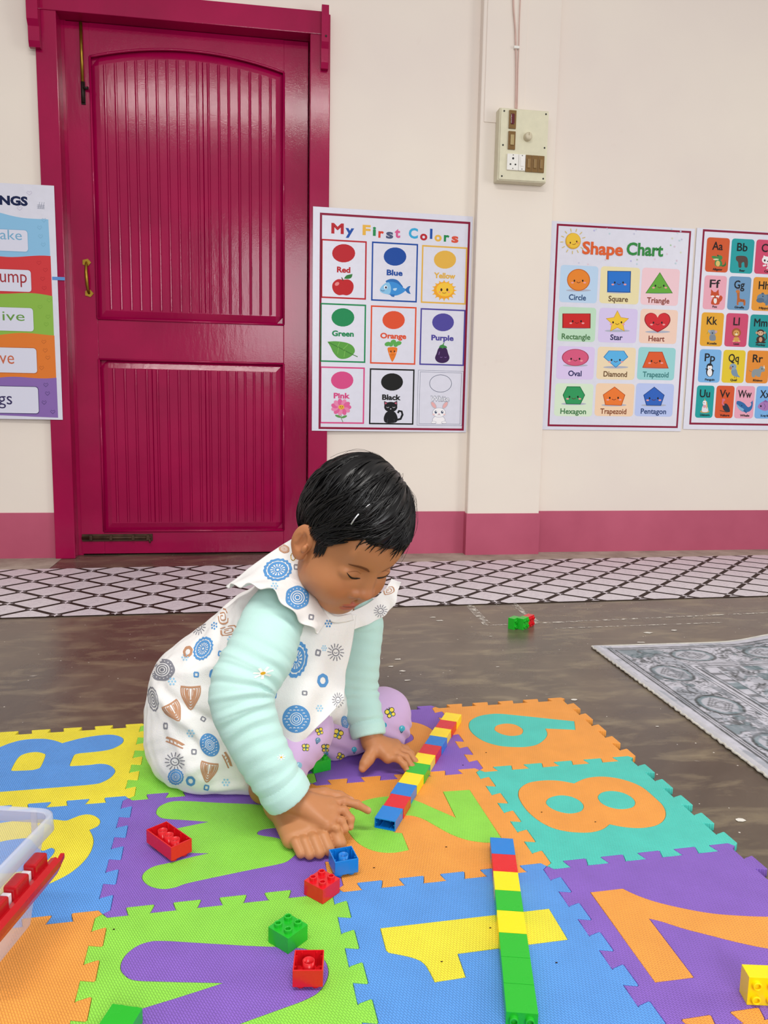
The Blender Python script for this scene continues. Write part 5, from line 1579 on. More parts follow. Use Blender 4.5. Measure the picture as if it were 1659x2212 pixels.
# hands: palm fan + bent fingers
NAILS = []
def hand(wr, mcps, fingers, thumb, palm_r=.0100):
    for m_ in mcps: bf.cap(wr, m_, .0170, palm_r, .006)
    for i in range(len(mcps) - 1): bf.cap(mcps[i], mcps[i + 1], palm_r, palm_r, .004)
    for pts, r0 in fingers:
        n = len(pts); rr = [r0 * (1 - .26 * i / (n - 1)) for i in range(n)]
        bf.chain(pts, rr, .0022)
        for p in pts[1:-1]: bf.ell(p, (r0 * .93,) * 3, None, .002)
        NAILS.append((pts[-2], pts[-1], rr[-1]))
    n = len(thumb); bf.chain(thumb, [.0125 - .0055 * i / (n - 1) for i in range(n)], .0045)
    NAILS.append((thumb[-2], thumb[-1], .0070))
rm = [W(712, 1736, .152), W(719, 1750, .140), W(716, 1767, .128), W(707, 1781, .116)]
hand(RW + np.array((.008, -.003, -.004)), rm,
     [([rm[0], W(744, 1731, .152), W(772, 1738, .149), W(795, 1751, .147)], .0072),
      ([rm[1], W(743, 1751, .138), W(757, 1769, .132), W(757, 1786, .128)], .0072),
      ([rm[2], W(738, 1773, .124), W(745, 1790, .119), W(735, 1800, .120)], .0068),
      ([rm[3], W(727, 1789, .110), W(730, 1803, .108), W(720, 1808, .110)], .0060)],
     [W(660, 1722, .170), W(700, 1717, .172), W(733, 1722, .168), W(757, 1731, .164)])
lm_ = [W(838, 1636, .335), W(850, 1626, .348), W(856, 1617, .360), W(854, 1609, .371)]
hand(LW + np.array((.004, -.004, -.006)), lm_,
     [([lm_[0], W(861, 1640, .325), W(873, 1652, .318), W(879, 1664, .314)], .0068),
      ([lm_[1], W(877, 1637, .338), W(889, 1656, .328), W(893, 1674, .320)], .0070),
      ([lm_[2], W(884, 1628, .352), W(896, 1644, .343), W(899, 1658, .338)], .0066),
      ([lm_[3], W(877, 1616, .366), W(889, 1628, .360), W(894, 1640, .356)], .0058)],
     [W(806, 1622, .350), W(795, 1640, .338), W(788, 1650, .332), W(783, 1660, .328)])
# bare right foot
toe = [F(650, 1843, .021), F(669, 1845, .021), F(690, 1842, .022), F(711, 1836, .023), F(733, 1822, .024)]
ball = [F(628, 1812, .026), F(646, 1806, .029), F(665, 1800, .032), F(684, 1793, .034), F(708, 1783, .034)]
heel, mid = np.array((.203, .258, .036)), np.array((.232, .200, .040))
bf.cap(RA, heel, .030, .024, .015); bf.cap(RA, mid, .029, .026, .015)
for b_ in ball: bf.cap(mid, b_, .024, .0135, .010)
for i, (b_, t_) in enumerate(zip(ball, toe)):
    r0 = (.0082, .0088, .0092, .0094, .0118)[i]
    m_ = b_ * .45 + t_ * .55 + np.array((0, 0, .006))
    bf.chain([b_, m_, t_], [r0 * 1.0, r0 * .96, r0 * .9], .0008)
bf.floor_cut(TH + .0010)
bv, bfc = bf.mesh()
bv = smooth_mesh(bv, bfc, 1, .35)
L_ = hl(bv)
sk = np.array(lin('a8693f')) * (1 + .0 * L_[:, :1])
lp = np.ones((len(bv), 1))
cols = np.repeat(np.array(lin('b67a50'))[None], len(bv), 0)
def blend(mask, c):
    global cols
    m_ = np.clip(mask, 0, 1)[:, None]
    cols = cols * (1 - m_) + np.array(lin(c)) * m_
inhead = (np.linalg.norm(L_, axis=1) < .16)
x_, y_, z_ = L_.T
g2 = lambda dx, dz, sx, sz: np.exp(-(dx / sx) ** 2 - (dz / sz) ** 2)
front = inhead & (y_ > .03)
blend(front * .35 * (g2(x_ - .034, z_ + .045, .022, .02) + g2(x_ + .034, z_ + .045, .022, .02)), 'c06a42')     # warm cheeks
blend(front * .35 * g2(x_, z_ + .04, .014, .012), 'c27050')
lipz = np.where(z_ > -.0770, (z_ + .0735) / .0048, (z_ + .0815) / .0056)
lm2 = (x_ / .0165) ** 2 + lipz ** 2
blend((front & (y_ > .062)) * np.clip((1.25 - lm2) * 2.5, 0, 1) * .8, 'b0584a')
blend((front & (y_ > .064)) * np.clip(1.4 - abs(z_ + .0773) / .0012, 0, 1) * (abs(x_) < .0145) * .8, '6a2c26')
blend((inhead & (abs(x_) > .066) & (y_ < .02)) * .30, 'c07850')                                                  # ears
# scalp under the hair
HL = ([0, .35, .62, .80, .98, 1.12, 1.30, 1.62, 1.95, 2.5, math.pi], [.050, .050, .047, .036, .012, .006, .004, .006, -.036, -.074, -.082])
def hairline0(az): return np.interp(az, *HL)
blend((inhead & (np.abs(x_) < .066) & (z_ > hairline0(np.abs(np.arctan2(x_, y_))) + .006)) * 1.0, '120c0a')
foot_m = (bv[:, 2] < .05) & (bv[:, 1] < .2) & (bv[:, 0] < .34)
blend(foot_m * .35, 'c58c5c')
for a_, b_, r_ in NAILS:
    d_ = nrm(b_ - a_); c_ = b_ + d_ * r_ * .35 + np.array((0, 0, r_ * .55))
    blend(np.clip(1.5 - np.linalg.norm(bv - c_, axis=1) / (r_ * .75), 0, 1) * .55, 'd39a80')
body = kid(sdf_obj('body', bv, bfc, M_SKIN, None, cols))
tree_body = BVHTree.FromPolygons(bv.tolist(), bfc.tolist())

# --- eyes, brows: thin shapes lying on the face
def on_face(loc2, lift=.0006):
    """(x, z) in head coordinates -> point on the face"""
    o = hw(loc2[0], .16, loc2[1]); h = tree_body.ray_cast(Vector(o), Vector(-hf))
    p = np.array(h[0]); n = np.array(h[1])
    if n @ hf < 0: n = -n
    return p + n * lift
def face_strip(pts, ws, name, mat, lift=.0006):
    P = catmull(np.array(pts), 6, closed=False); wv = np.interp(np.linspace(0, 1, len(P)), np.linspace(0, 1, len(ws)), ws)
    vs, fs = [], []
    for i, p in enumerate(P):
        tg = P[min(i + 1, len(P) - 1)] - P[max(i - 1, 0)]; tg = tg / np.linalg.norm(tg); n = np.array((-tg[1], tg[0]))
        for q in (-1, -.4, .4, 1): vs.append(on_face(p + n * q * wv[i] / 2, lift + .0004 * (1 - abs(q))))
    for i in range(len(P) - 1):
        for q in range(3): fs.append((i * 4 + q, i * 4 + q + 1, i * 4 + q + 5, i * 4 + q + 4))
    return kid(MB().add(vs, fs, smooth=True).build(name, mat))
BROW = plain('6e4226', 0.7, 0.2, 0.15, name='brow_hair'); LASH = plain('140c0a', 0.5, 0.3, name='lash')
EYE = plain('2a1610', 0.15, 0.6, name='eye_dark')
for s_ in (-1, 1):
    face_strip([(s_ * .013, .0035), (s_ * .022, .0080), (s_ * .034, .0090), (s_ * .044, .0050)], [.0014, .0048, .0046, .0010], 'eyebrow', BROW)
    face_strip([(s_ * .0165, -.0150), (s_ * .0225, -.0165), (s_ * .030, -.0158), (s_ * .037, -.0125), (s_ * .043, -.0080)], [.0006, .0030, .0036, .0022, .0005], 'eyelash', LASH, .0008)
    face_strip([(s_ * .0175, -.0085), (s_ * .025, -.0050), (s_ * .033, -.0045), (s_ * .042, -.0070)], [.0003, .0006, .0006, .0003], 'eyelid_crease', plain('7a4527', 0.6, 0.2), .0002)

# --- hair: cap with combed relief plus separate locks
t = NT('black_hair')
t.P(Base_Color=(0.0042, 0.0038, 0.0042, 1), Roughness=0.33, Specular_IOR_Level=0.32)
M_HAIR = t.m
CROWN = nrm((-.62, -.05, .78))
HCO, HRR = np.array((-.002, -.008, .027)), np.array((.0785, .1000, .1020))
def hairline(az, x):
    """lowest local z of the hair, by angle from the face direction (0 = front, pi = nape)"""
    return hairline0(az)
def surf(d, off=0.0):
    """point of the hair shell in direction d (unit, from HCO)"""
    r = 1 / np.sqrt(((d / (HRR + off)) ** 2).sum(-1))
    return HCO + d * r[..., None]
def twist(tt, ang): return 0.45 * np.sin(ang * 1.2) + 0.16 * np.sin(3 * tt + 1.0) * ang + 0.05 * np.sin(11 * tt + 4 * ang)
nt, npk = 260, 130
th = np.linspace(0, 2 * math.pi, nt + 1)[:-1]; ph = np.linspace(0.0, 1.0, npk)
# polar grid about the crown
c1 = nrm(np.cross(CROWN, (1, 0, 0))); c2 = np.cross(CROWN, c1)
rs_ = np.random.RandomState(4)
ridge = sum(rs_.uniform(.4, 1) * np.sin(th * k_ + rs_.uniform(0, 6)) for k_ in (23, 37, 51, 68, 90, 117))
vs = np.zeros((npk, nt, 3))
for i, tt in enumerate(th):
    ang = np.linspace(0.0, 2.6, 400)
    tw = tt + twist(tt, ang)                      # slight whorl
    dirs = CROWN * np.cos(ang)[:, None] + (c1 * np.cos(tw)[:, None] + c2 * np.sin(tw)[:, None]) * np.sin(ang)[:, None]
    pts = surf(dirs)
    az = np.abs(np.arctan2(pts[:, 0], pts[:, 1])); hz_ = hairline(az, pts[:, 0])
    bad = np.argmax(pts[:, 2] < hz_) if np.any(pts[:, 2] < hz_) else 399
    a_end = ang[max(bad, 1)]
    aa = ph * a_end
    tw = tt + twist(tt, aa)
    dirs = CROWN * np.cos(aa)[:, None] + (c1 * np.cos(tw)[:, None] + c2 * np.sin(tw)[:, None]) * np.sin(aa)[:, None]
    off = .0011 * ridge[i] * np.clip(aa * 2, 0, 1) - .006 * np.clip((ph - .93) / .07, 0, 1) + .003 * np.sin(aa * 2.0)
    vs[:, i] = np.array([surf(dd_[None], o_)[0] for dd_, o_ in zip(dirs, off)])
hv = HC + HS * (vs.reshape(-1, 3) @ HR)
fs = [(i * nt + k_, i * nt + (k_ + 1) % nt, (i + 1) * nt + (k_ + 1) % nt, (i + 1) * nt + k_) for i in range(npk - 1) for k_ in range(nt)]
hm = MB().add(hv, fs, smooth=True)
rh = np.random.RandomState(12)
def lock(tt, a0, a1, lift, width, curl, tip=0.0):
    n = 9
    aa = np.linspace(a0, a1, n)
    tw = tt + twist(tt, aa) + curl * ((aa - a0) / (a1 - a0 + 1e-6)) ** 2
    dirs = CROWN * np.cos(aa)[:, None] + (c1 * np.cos(tw)[:, None] + c2 * np.sin(tw)[:, None]) * np.sin(aa)[:, None]
    u_ = np.linspace(0, 1, n)
    off = lift * np.sin(math.pi * np.clip(u_ * .9 + .05, 0, 1)) - .0010 + tip * u_ ** 2
    p = np.array([surf(dd_[None], o_)[0] for dd_, o_ in zip(dirs, off)])
    p = HC + HS * (p @ HR)
    return p, width * np.sin(math.pi * np.clip(.12 + .88 * u_, 0, 1)) ** .7 + .0002
for q in range(3000):
    tt = rh.uniform(0, 2 * math.pi)
    ang = np.linspace(.05, 2.6, 120); tw = tt + twist(tt, ang)
    dirs = CROWN * np.cos(ang)[:, None] + (c1 * np.cos(tw)[:, None] + c2 * np.sin(tw)[:, None]) * np.sin(ang)[:, None]
    pts = surf(dirs); az = np.abs(np.arctan2(pts[:, 0], pts[:, 1])); bad = pts[:, 2] < hairline(az, pts[:, 0])
    ae = ang[np.argmax(bad)] if bad.any() else 2.5
    ln = rh.uniform(.35, .8)
    a1 = min(ae + rh.uniform(-.02, .03), rh.uniform(.45, 1.1) * ae + .2) if rh.rand() < .6 else ae + rh.uniform(-.03, .06)
    if rh.rand() < .35: a1 = rh.uniform(.35, max(.4, ae))
    p, wd = lock(tt, max(.02, a1 - ln), a1, rh.uniform(.001, .0050), rh.uniform(.0004, .0014), rh.uniform(-.22, .22), rh.uniform(-.004, .002))
    hm.tube(p, list(wd), 4, caps=False)
for q in range(90):                                            # stray hairs
    tt = rh.uniform(0, 2 * math.pi); a0 = rh.uniform(.0, .9)
    p, wd = lock(tt, a0, a0 + rh.uniform(.5, 1.1), rh.uniform(.004, .010), .00028, rh.uniform(-.5, .5), rh.uniform(0, .008))
    hm.tube(p, .00026, 3, caps=False)
for s_ in (-1, 1):                                             # side whiskers in front of the ears
    for q in range(70):
        y0 = rh.uniform(.010, .030); z1 = -.002 - rh.uniform(.2, 1) * .030 * (1 - abs(y0 - .017) / .022)
        pp = []
        for u_ in np.linspace(0, 1, 6):
            h_ = tree_body.ray_cast(Vector(hw(s_ * .13, y0 + .006 * u_ - .004 * u_ ** 2, .018 + (z1 - .018) * u_)), Vector(-s_ * hr))
            if h_[0] is not None: pp.append(np.array(h_[0]) + s_ * hr * (.0030 - .0022 * u_))
        if len(pp) == 6: hm.tube(pp, [.0009, .0010, .0009, .0008, .0006, .0002], 4, caps=False)
hair = kid(hm.build('hair', M_HAIR)); hair['label'] = 'short straight black hair'
hair_tree = BVHTree.FromPolygons([tuple(v) for v in hv], fs)
def hair_hit(px, py, lift=.0065):
    d = ray(px, py); h = hair_tree.ray_cast(Vector(CAM), Vector(d).normalized())
    return np.array(h[0]) - nrm(d) * lift
CLIP = plain('d8dade', 0.2, 0.6, metal=0.8)
kid(MB().tube([hair_hit(x, y) for x, y in ((758, 1133), (766, 1121), (775, 1110))], .0013, 6).build('hair_clip', CLIP))
kid(MB().tube([hair_hit(x, y) for x, y in ((790, 1096), (795, 1092), (799, 1089))], .0010, 6).build('hair_clip', CLIP))
ec = hw(.0775, -.008, -.050)
kid(MB().tube([ec + (hf * math.cos(a) + hu * math.sin(a)) * .0062 for a in np.linspace(0, 2 * math.pi, 17)], .0008, 6, caps=False).build('earring', plain('d9b04a', 0.2, 0.5, metal=1.0)))
# ------------------------------------------------------------------ clothes
def cloth(name, hexc, rough=0.8, weave=700.0, st=0.25, sheen=0.15, var=0.03, sub=0.0):
    t = NT(name)
    c = lin(hexc)
    nz = t.noise(t.coord('Object'), 14.0, 3.0)
    t.P(Base_Color=t.ramp(nz, [(0.3, tuple(x * (1 - var) for x in c)), (0.7, tuple(min(1, x * (1 + var)) for x in c))]), Roughness=rough, Specular_IOR_Level=0.2, Sheen_Weight=sheen)
    h = t.math('ADD', t.noise(t.coord('Object'), weave, 2.0), t.math('MULTIPLY', t.noise(t.coord('Object', scale=(1, 1, .35)), 130.0, 3.0), 0.8))
    t.bump(h, st, 0.0015)
    return t.m
M_DRESS = cloth('dress_cotton', 'eceae8', 0.75, 650, 0.35)
M_MINT = cloth('mint_jersey', 'bbdfd8', 0.8, 900, 0.25)
M_LILAC = cloth('lilac_jersey', 'c9aad2', 0.8, 900, 0.2)
def px3(pts): return [W(x, y, Y) for x, y, Y in pts]
def fbm3(P, sc, seed):
    """cheap smooth noise on points"""
    r = np.random.RandomState(seed); o = np.zeros(len(P))
    for i in range(5):
        k_ = r.randn(3); k_ *= sc * (1 + .6 * i) / np.linalg.norm(k_)
        o += np.sin(P @ k_ + r.uniform(0, 6) + 1.3 * np.sin(P @ (r.randn(3) * sc * .5))) / (1 + .5 * i)
    return o / 2.2

# --- sleeves
SLV = []
SLO = []
def sleeve(pts, rads, elbow, cuff_from, amp, seed):
    P = catmull(np.array(pts), 5, closed=False); Rr = np.interp(np.linspace(0, 1, len(P)), np.linspace(0, 1, len(rads)), rads)
    lo, hi = P.min(0) - .07, P.max(0) + .07
    f = Field([np.arange(lo[q], hi[q], .0025) for q in range(3)])
    f.chain(P, Rr, .012)
    e_, d_ = P[-1], nrm(P[-1] - P[-3])
    f.put(lambda X, Y, Z: -((X - e_[0]) * d_[0] + (Y - e_[1]) * d_[1] + (Z - e_[2]) * d_[2]), lo, hi, 0, True)
    f.cap(P[-3], e_ + d_ * .01, Rr[-1] - .004, Rr[-1] - .003, 0, True)
    V, Fc = f.mesh(); V = smooth_mesh(V, Fc, 2, .5)
    N = normals(V, Fc)
    dist, par = poly_dist(V, P)
    seg = np.concatenate([[0], np.cumsum(np.linalg.norm(np.diff(P, axis=0), axis=1))]); s_ = np.interp(par, np.linspace(0, 1, len(P)), seg)
    side = np.array(nrm(np.cross(d_, (0, 0, 1)))); an = (V - CAM) @ side * 40
    env = np.exp(-((par - elbow) / .16) ** 2) + .55 * np.exp(-((par - (elbow + .28)) / .12) ** 2) + .25
    env *= np.clip((cuff_from - par) / .05, 0, 1)
    ph_ = s_ / .0135 * 2 * math.pi * .62 + 1.6 * np.sin(an * .9 + seed) + 1.4 * fbm3(V, 28, seed)
    env = env * (.45 + .55 * np.clip(.5 + 9 * ((V - P[np.clip((par * (len(P) - 1)).round().astype(int), 0, len(P) - 1)]) @ np.array((.9, .1, .3))), 0, 1.2))
    w_ = np.sin(ph_); w_ = np.sign(w_) * np.abs(w_) ** 1.3
    V = V + N * (amp * env * w_ * (0.55 + .45 * fbm3(V, 35, seed + 3)) + .0022 * fbm3(V, 30, seed + 9) * np.clip((cuff_from - par) / .05, 0, 1))[:, None]
    # cuff: gathered step
    V = V - N * (.0028 * np.clip(1 - np.abs(par - cuff_from) / .03, 0, 1))[:, None]
    q_ = par[Fc].mean(1) > cuff_from
    return V, Fc, q_
def split_obj(name, V, Fc, mask, mat, parent):
    fc = Fc[mask]; u_, inv = np.unique(fc, return_inverse=True)
    return sdf_obj(name, V[u_], inv.reshape(-1, 4), mat, parent)
for pts, rads, el, cf, am, sd, lab in (
        (px3([(612, 1300, .315), (592, 1335, .290), (566, 1410, .240), (520, 1500, .198), (552, 1600, .172), (588, 1668, .160), (626, 1724, .157)]), [.036, .043, .048, .043, .037, .033, .0325], .50, .885, .0034, 2, 'mint right sleeve'),
        (px3([(770, 1322, .420), (783, 1350, .428), (778, 1425, .420), (776, 1492, .412), (789, 1548, .390), (797, 1592, .372)]), [.034, .033, .032, .0295, .0275, .0255], .60, .85, .0026, 5, 'mint left sleeve')):
    V, Fc, qm = sleeve(pts, rads, el, cf, am, sd)
    SLV.append(BVHTree.FromPolygons(V.tolist(), Fc.tolist()))
    so = kid(split_obj('sleeve', V, Fc, ~qm, M_MINT, None)); so['label'] = lab; SLO.append(so)
    co_ = split_obj('cuff', V, Fc, qm, M_MINT, so)

# --- trousers
f = Field([np.arange(.05, .52, .003), np.arange(.20, .56, .003), np.arange(.008, .22, .003)])
hipL, hipR = np.array((.15, .445, .085)), np.array((.15, .385, .085))
f.cap(hipL, LK, .066, .056, .02); f.cap(LK, np.array((.335, .425, .048)), .054, .040, .02); f.cap(np.array((.335, .425, .048)), np.array((.27, .42, .040)), .042, .034, .02)
f.cap(hipR, RK, .062, .052, .02); f.cap(RK, RA + np.array((.016, .012, .012)), .051, .043, .015)
f.floor_cut(TH + .0012)
V, Fc = f.mesh(); V = smooth_mesh(V, Fc, 2, .5); N = normals(V, Fc)
d1, _ = poly_dist(V, [np.array((.36, .38, .06)), np.array((.44, .40, .03))])
V[:, 2] = np.maximum(V[:, 2], TH + .0008)
V = V + N * (.0030 * fbm3(V, 42, 8) + .0022 * np.sin(V @ np.array((90, 160, 220)) + 2 * fbm3(V, 20, 4)) * np.exp(-((V[:, 2] - .035) / .03) ** 2))[:, None]
V[:, 2] = np.maximum(V[:, 2], TH + .0012)
trousers = kid(sdf_obj('trousers', V, Fc, M_LILAC)); trousers['label'] = 'lilac trousers with small butterflies'
tree_tr = BVHTree.FromPolygons(V.tolist(), Fc.tolist())

# --- dress body
f = Field([np.arange(-.04, .42, .0026), np.arange(.20, .57, .0026), np.arange(.008, .42, .0026)])
f.chain(px3([(668, 1262, .372), (640, 1300, .375), (560, 1405, .392), (468, 1505, .405), (455, 1560, .402)]), [.052, .064, .093, .111, .112], .03)
f.cap(W(700, 1325, .385), W(640, 1400, .375), .052, .070, .03)
f.ell(W(458, 1600, .398), (.108, .112, .088), None, .03)
f.cap(W(455, 1640, .33), W(560, 1680, .315), .050, .036, .03)
f.cap(W(560, 1560, .36), W(640, 1560, .335), .080, .062, .03)
f.cap(W(690, 1500, .40), W(748, 1550, .405), .045, .022, .03)
f.floor_cut(TH + .0012)
nd_ = nrm(hw(0, .02, -.1) - NB)
V, Fc = f.mesh(); V = smooth_mesh(V, Fc, 2, .5); N = normals(V, Fc)
# folds: ridges and valleys along lines seen on the photograph, looked up on the dress itself
tr0 = BVHTree.FromPolygons(V.tolist(), Fc.tolist())
def hit(tree, px, py):
    d = Vector(ray(px, py)).normalized(); h = tree.ray_cast(Vector(CAM), d)
    return (np.array(h[0]), np.array(h[1])) if h[0] is not None else (None, None)
for line, w_, a_ in (([(345, 1435), (400, 1455), (450, 1440), (500, 1420)], .012, .006), ([(330, 1470), (365, 1530), (420, 1580), (480, 1640)], .010, .006), ([(350, 1480), (400, 1530), (460, 1560), (500, 1600)], .009, -.006),
                     ([(360, 1560), (400, 1640), (450, 1700)], .010, .005), ([(385, 1540), (430, 1620), (480, 1690)], .008, -.005), ([(440, 1340), (420, 1400), (400, 1450)], .010, .004), ([(500, 1300), (470, 1380), (455, 1440)], .010, -.005),
                     ([(470, 1560), (505, 1640), (540, 1710)], .010, .006), ([(540, 1690), (500, 1700), (440, 1705)], .008, .004), ([(520, 1290), (510, 1350), (480, 1420)], .009, .004), ([(380, 1690), (420, 1660), (470, 1650)], .009, .004)):
    P = [hit(tr0, *q)[0] for q in line]; P = [p for p in P if p is not None]
    if len(P) < 2: continue
    P = catmull(np.array(P), 5, closed=False)
    d_, par = poly_dist(V, P)
    V = V + N * (a_ * np.exp(-(d_ / w_) ** 2) * np.sin(math.pi * np.clip(par * .9 + .08, 0, 1)))[:, None]
V = V + N * (.0022 * fbm3(V, 45, 14) + .0012 * fbm3(V, 110, 24))[:, None]
V[:, 2] = np.maximum(V[:, 2], TH + .0012)
dress = kid(sdf_obj('dress', V, Fc, M_DRESS)); dress['label'] = 'white sleeveless dress printed with shells'
DV, DF = [V], [Fc]
# --- cloth panels: flap, collar ruffles
def panel(name, rows, n=(46, 46), thick=.0016, wr=.0016, seed=1, ruffle=None, tone=None):
    G = np.array([px3(r) for r in rows])                       # rows x cols x 3
    tmp = np.array([catmull(r, 12, closed=False) for r in G])
    uu = np.linspace(0, tmp.shape[1] - 1, n[1])
    tmp = np.stack([np.stack([np.interp(uu, np.arange(tmp.shape[1]), r[:, q]) for q in range(3)], -1) for r in tmp])
    cc = np.stack([catmull(tmp[:, j], 12, closed=False) for j in range(n[1])], 1)
    vv = np.linspace(0, cc.shape[0] - 1, n[0])
    S_ = np.stack([np.stack([np.interp(vv, np.arange(cc.shape[0]), cc[:, j, q]) for q in range(3)], -1) for j in range(n[1])], 1)
    du = np.gradient(S_, axis=1); dv = np.gradient(S_, axis=0); Nn = np.cross(du, dv); Nn /= np.linalg.norm(Nn, axis=2)[..., None] + 1e-12
    if (Nn.reshape(-1, 3) @ (np.asarray(CAM) - S_.reshape(-1, 3).mean(0))).mean() < 0: Nn = -Nn
    fl_ = S_.reshape(-1, 3)
    dsp = wr * fbm3(fl_, 60, seed).reshape(n)
    if ruffle is not None: dsp = dsp + ruffle(*np.meshgrid(np.linspace(0, 1, n[0]), np.linspace(0, 1, n[1]), indexing='ij'))
    A = S_ + Nn * dsp[..., None]; B = A - Nn * thick
    n0, n1 = n; ia = np.arange(n0 * n1).reshape(n0, n1); ib = ia + n0 * n1
    q1_ = np.stack([ia[:-1, :-1], ia[1:, :-1], ia[1:, 1:], ia[:-1, 1:]], -1).reshape(-1, 4); q2_ = np.stack([ib[:-1, :-1], ib[:-1, 1:], ib[1:, 1:], ib[1:, :-1]], -1).reshape(-1, 4)
    rim = np.concatenate([ia[0, :], ia[1:, -1], ia[-1, -2::-1], ia[-2:0:-1, 0]]); rb_ = rim + n0 * n1
    q3 = np.stack([rim, np.roll(rim, -1), np.roll(rb_, -1), rb_], -1)
    Vp, Fp = np.concatenate([A.reshape(-1, 3), B.reshape(-1, 3)]), np.concatenate([q1_, q2_, q3])
    o = sdf_obj(name, Vp, Fp, M_DRESS, dress)
    DV.append(Vp); DF.append(Fp)
    return o
panel('front_flap', [[(598, 1322, .292), (650, 1318, .296), (705, 1325, .306), (770, 1328, .365)],
                     [(572, 1425, .278), (640, 1425, .283), (702, 1425, .300), (757, 1408, .352)],
                     [(556, 1530, .262), (630, 1515, .258), (696, 1500, .280), (745, 1468, .328)],
                     [(552, 1690, .262), (614, 1640, .252), (682, 1575, .264), (743, 1510, .300)]], (60, 60), wr=.0022, seed=5,
      ruffle=lambda v, u: .0065 * np.sin(u * 13 + 2.5 * v) * v ** .7 * np.clip(1.3 - u, 0, 1))
ruf = lambda v, u: .0040 * np.sin(u * 34 + 3 * v) * np.clip((v - .55) / .45, 0, 1) ** 1.5 + .0015 * np.sin(u * 60) * np.clip((v - .5) * 4, 0, 1) * np.clip((.62 - v) * 9 + .5, 0, 1)
panel('collar_ruffle', [[(640, 1158, .375), (652, 1200, .340), (664, 1245, .315), (686, 1296, .300), (714, 1340, .304)],
                        [(596, 1186, .368), (614, 1220, .320), (640, 1260, .286), (672, 1306, .276), (704, 1346, .292)],
                        [(542, 1224, .362), (568, 1246, .296), (610, 1272, .254), (656, 1320, .250), (697, 1356, .276)],
                        [(488, 1268, .365), (520, 1264, .280), (585, 1274, .228), (645, 1336, .226), (692, 1368, .262)]], (44, 70), wr=.0010, seed=9, ruffle=ruf)
panel('collar_ruffle', [[(722, 1336, .335), (762, 1320, .365), (800, 1300, .392), (832, 1272, .408), (846, 1250, .425)],
                        [(732, 1352, .336), (775, 1336, .368), (816, 1318, .390), (846, 1292, .404), (858, 1256, .425)],
                        [(742, 1372, .345), (786, 1352, .370), (824, 1334, .388), (850, 1308, .402), (866, 1258, .424)]], (30, 50), wr=.0010, seed=12, ruffle=lambda v, u: .0035 * np.sin(u * 26) * v)
# neckline band in front of the throat
panel('neckline', [[(640, 1150, .392), (658, 1200, .346), (672, 1250, .318), (694, 1298, .302), (722, 1330, .308), (760, 1326, .345)],
                   [(634, 1158, .395), (652, 1206, .344), (666, 1254, .318), (688, 1304, .302), (718, 1344, .308), (764, 1340, .350)]], (6, 50), thick=.003, wr=.0006, seed=18)
nv = np.cumsum([0] + [len(v) for v in DV[:-1]])
tree_dress = BVHTree.FromPolygons(np.concatenate(DV).tolist(), np.concatenate([q + o for q, o in zip(DF, nv)]).tolist())
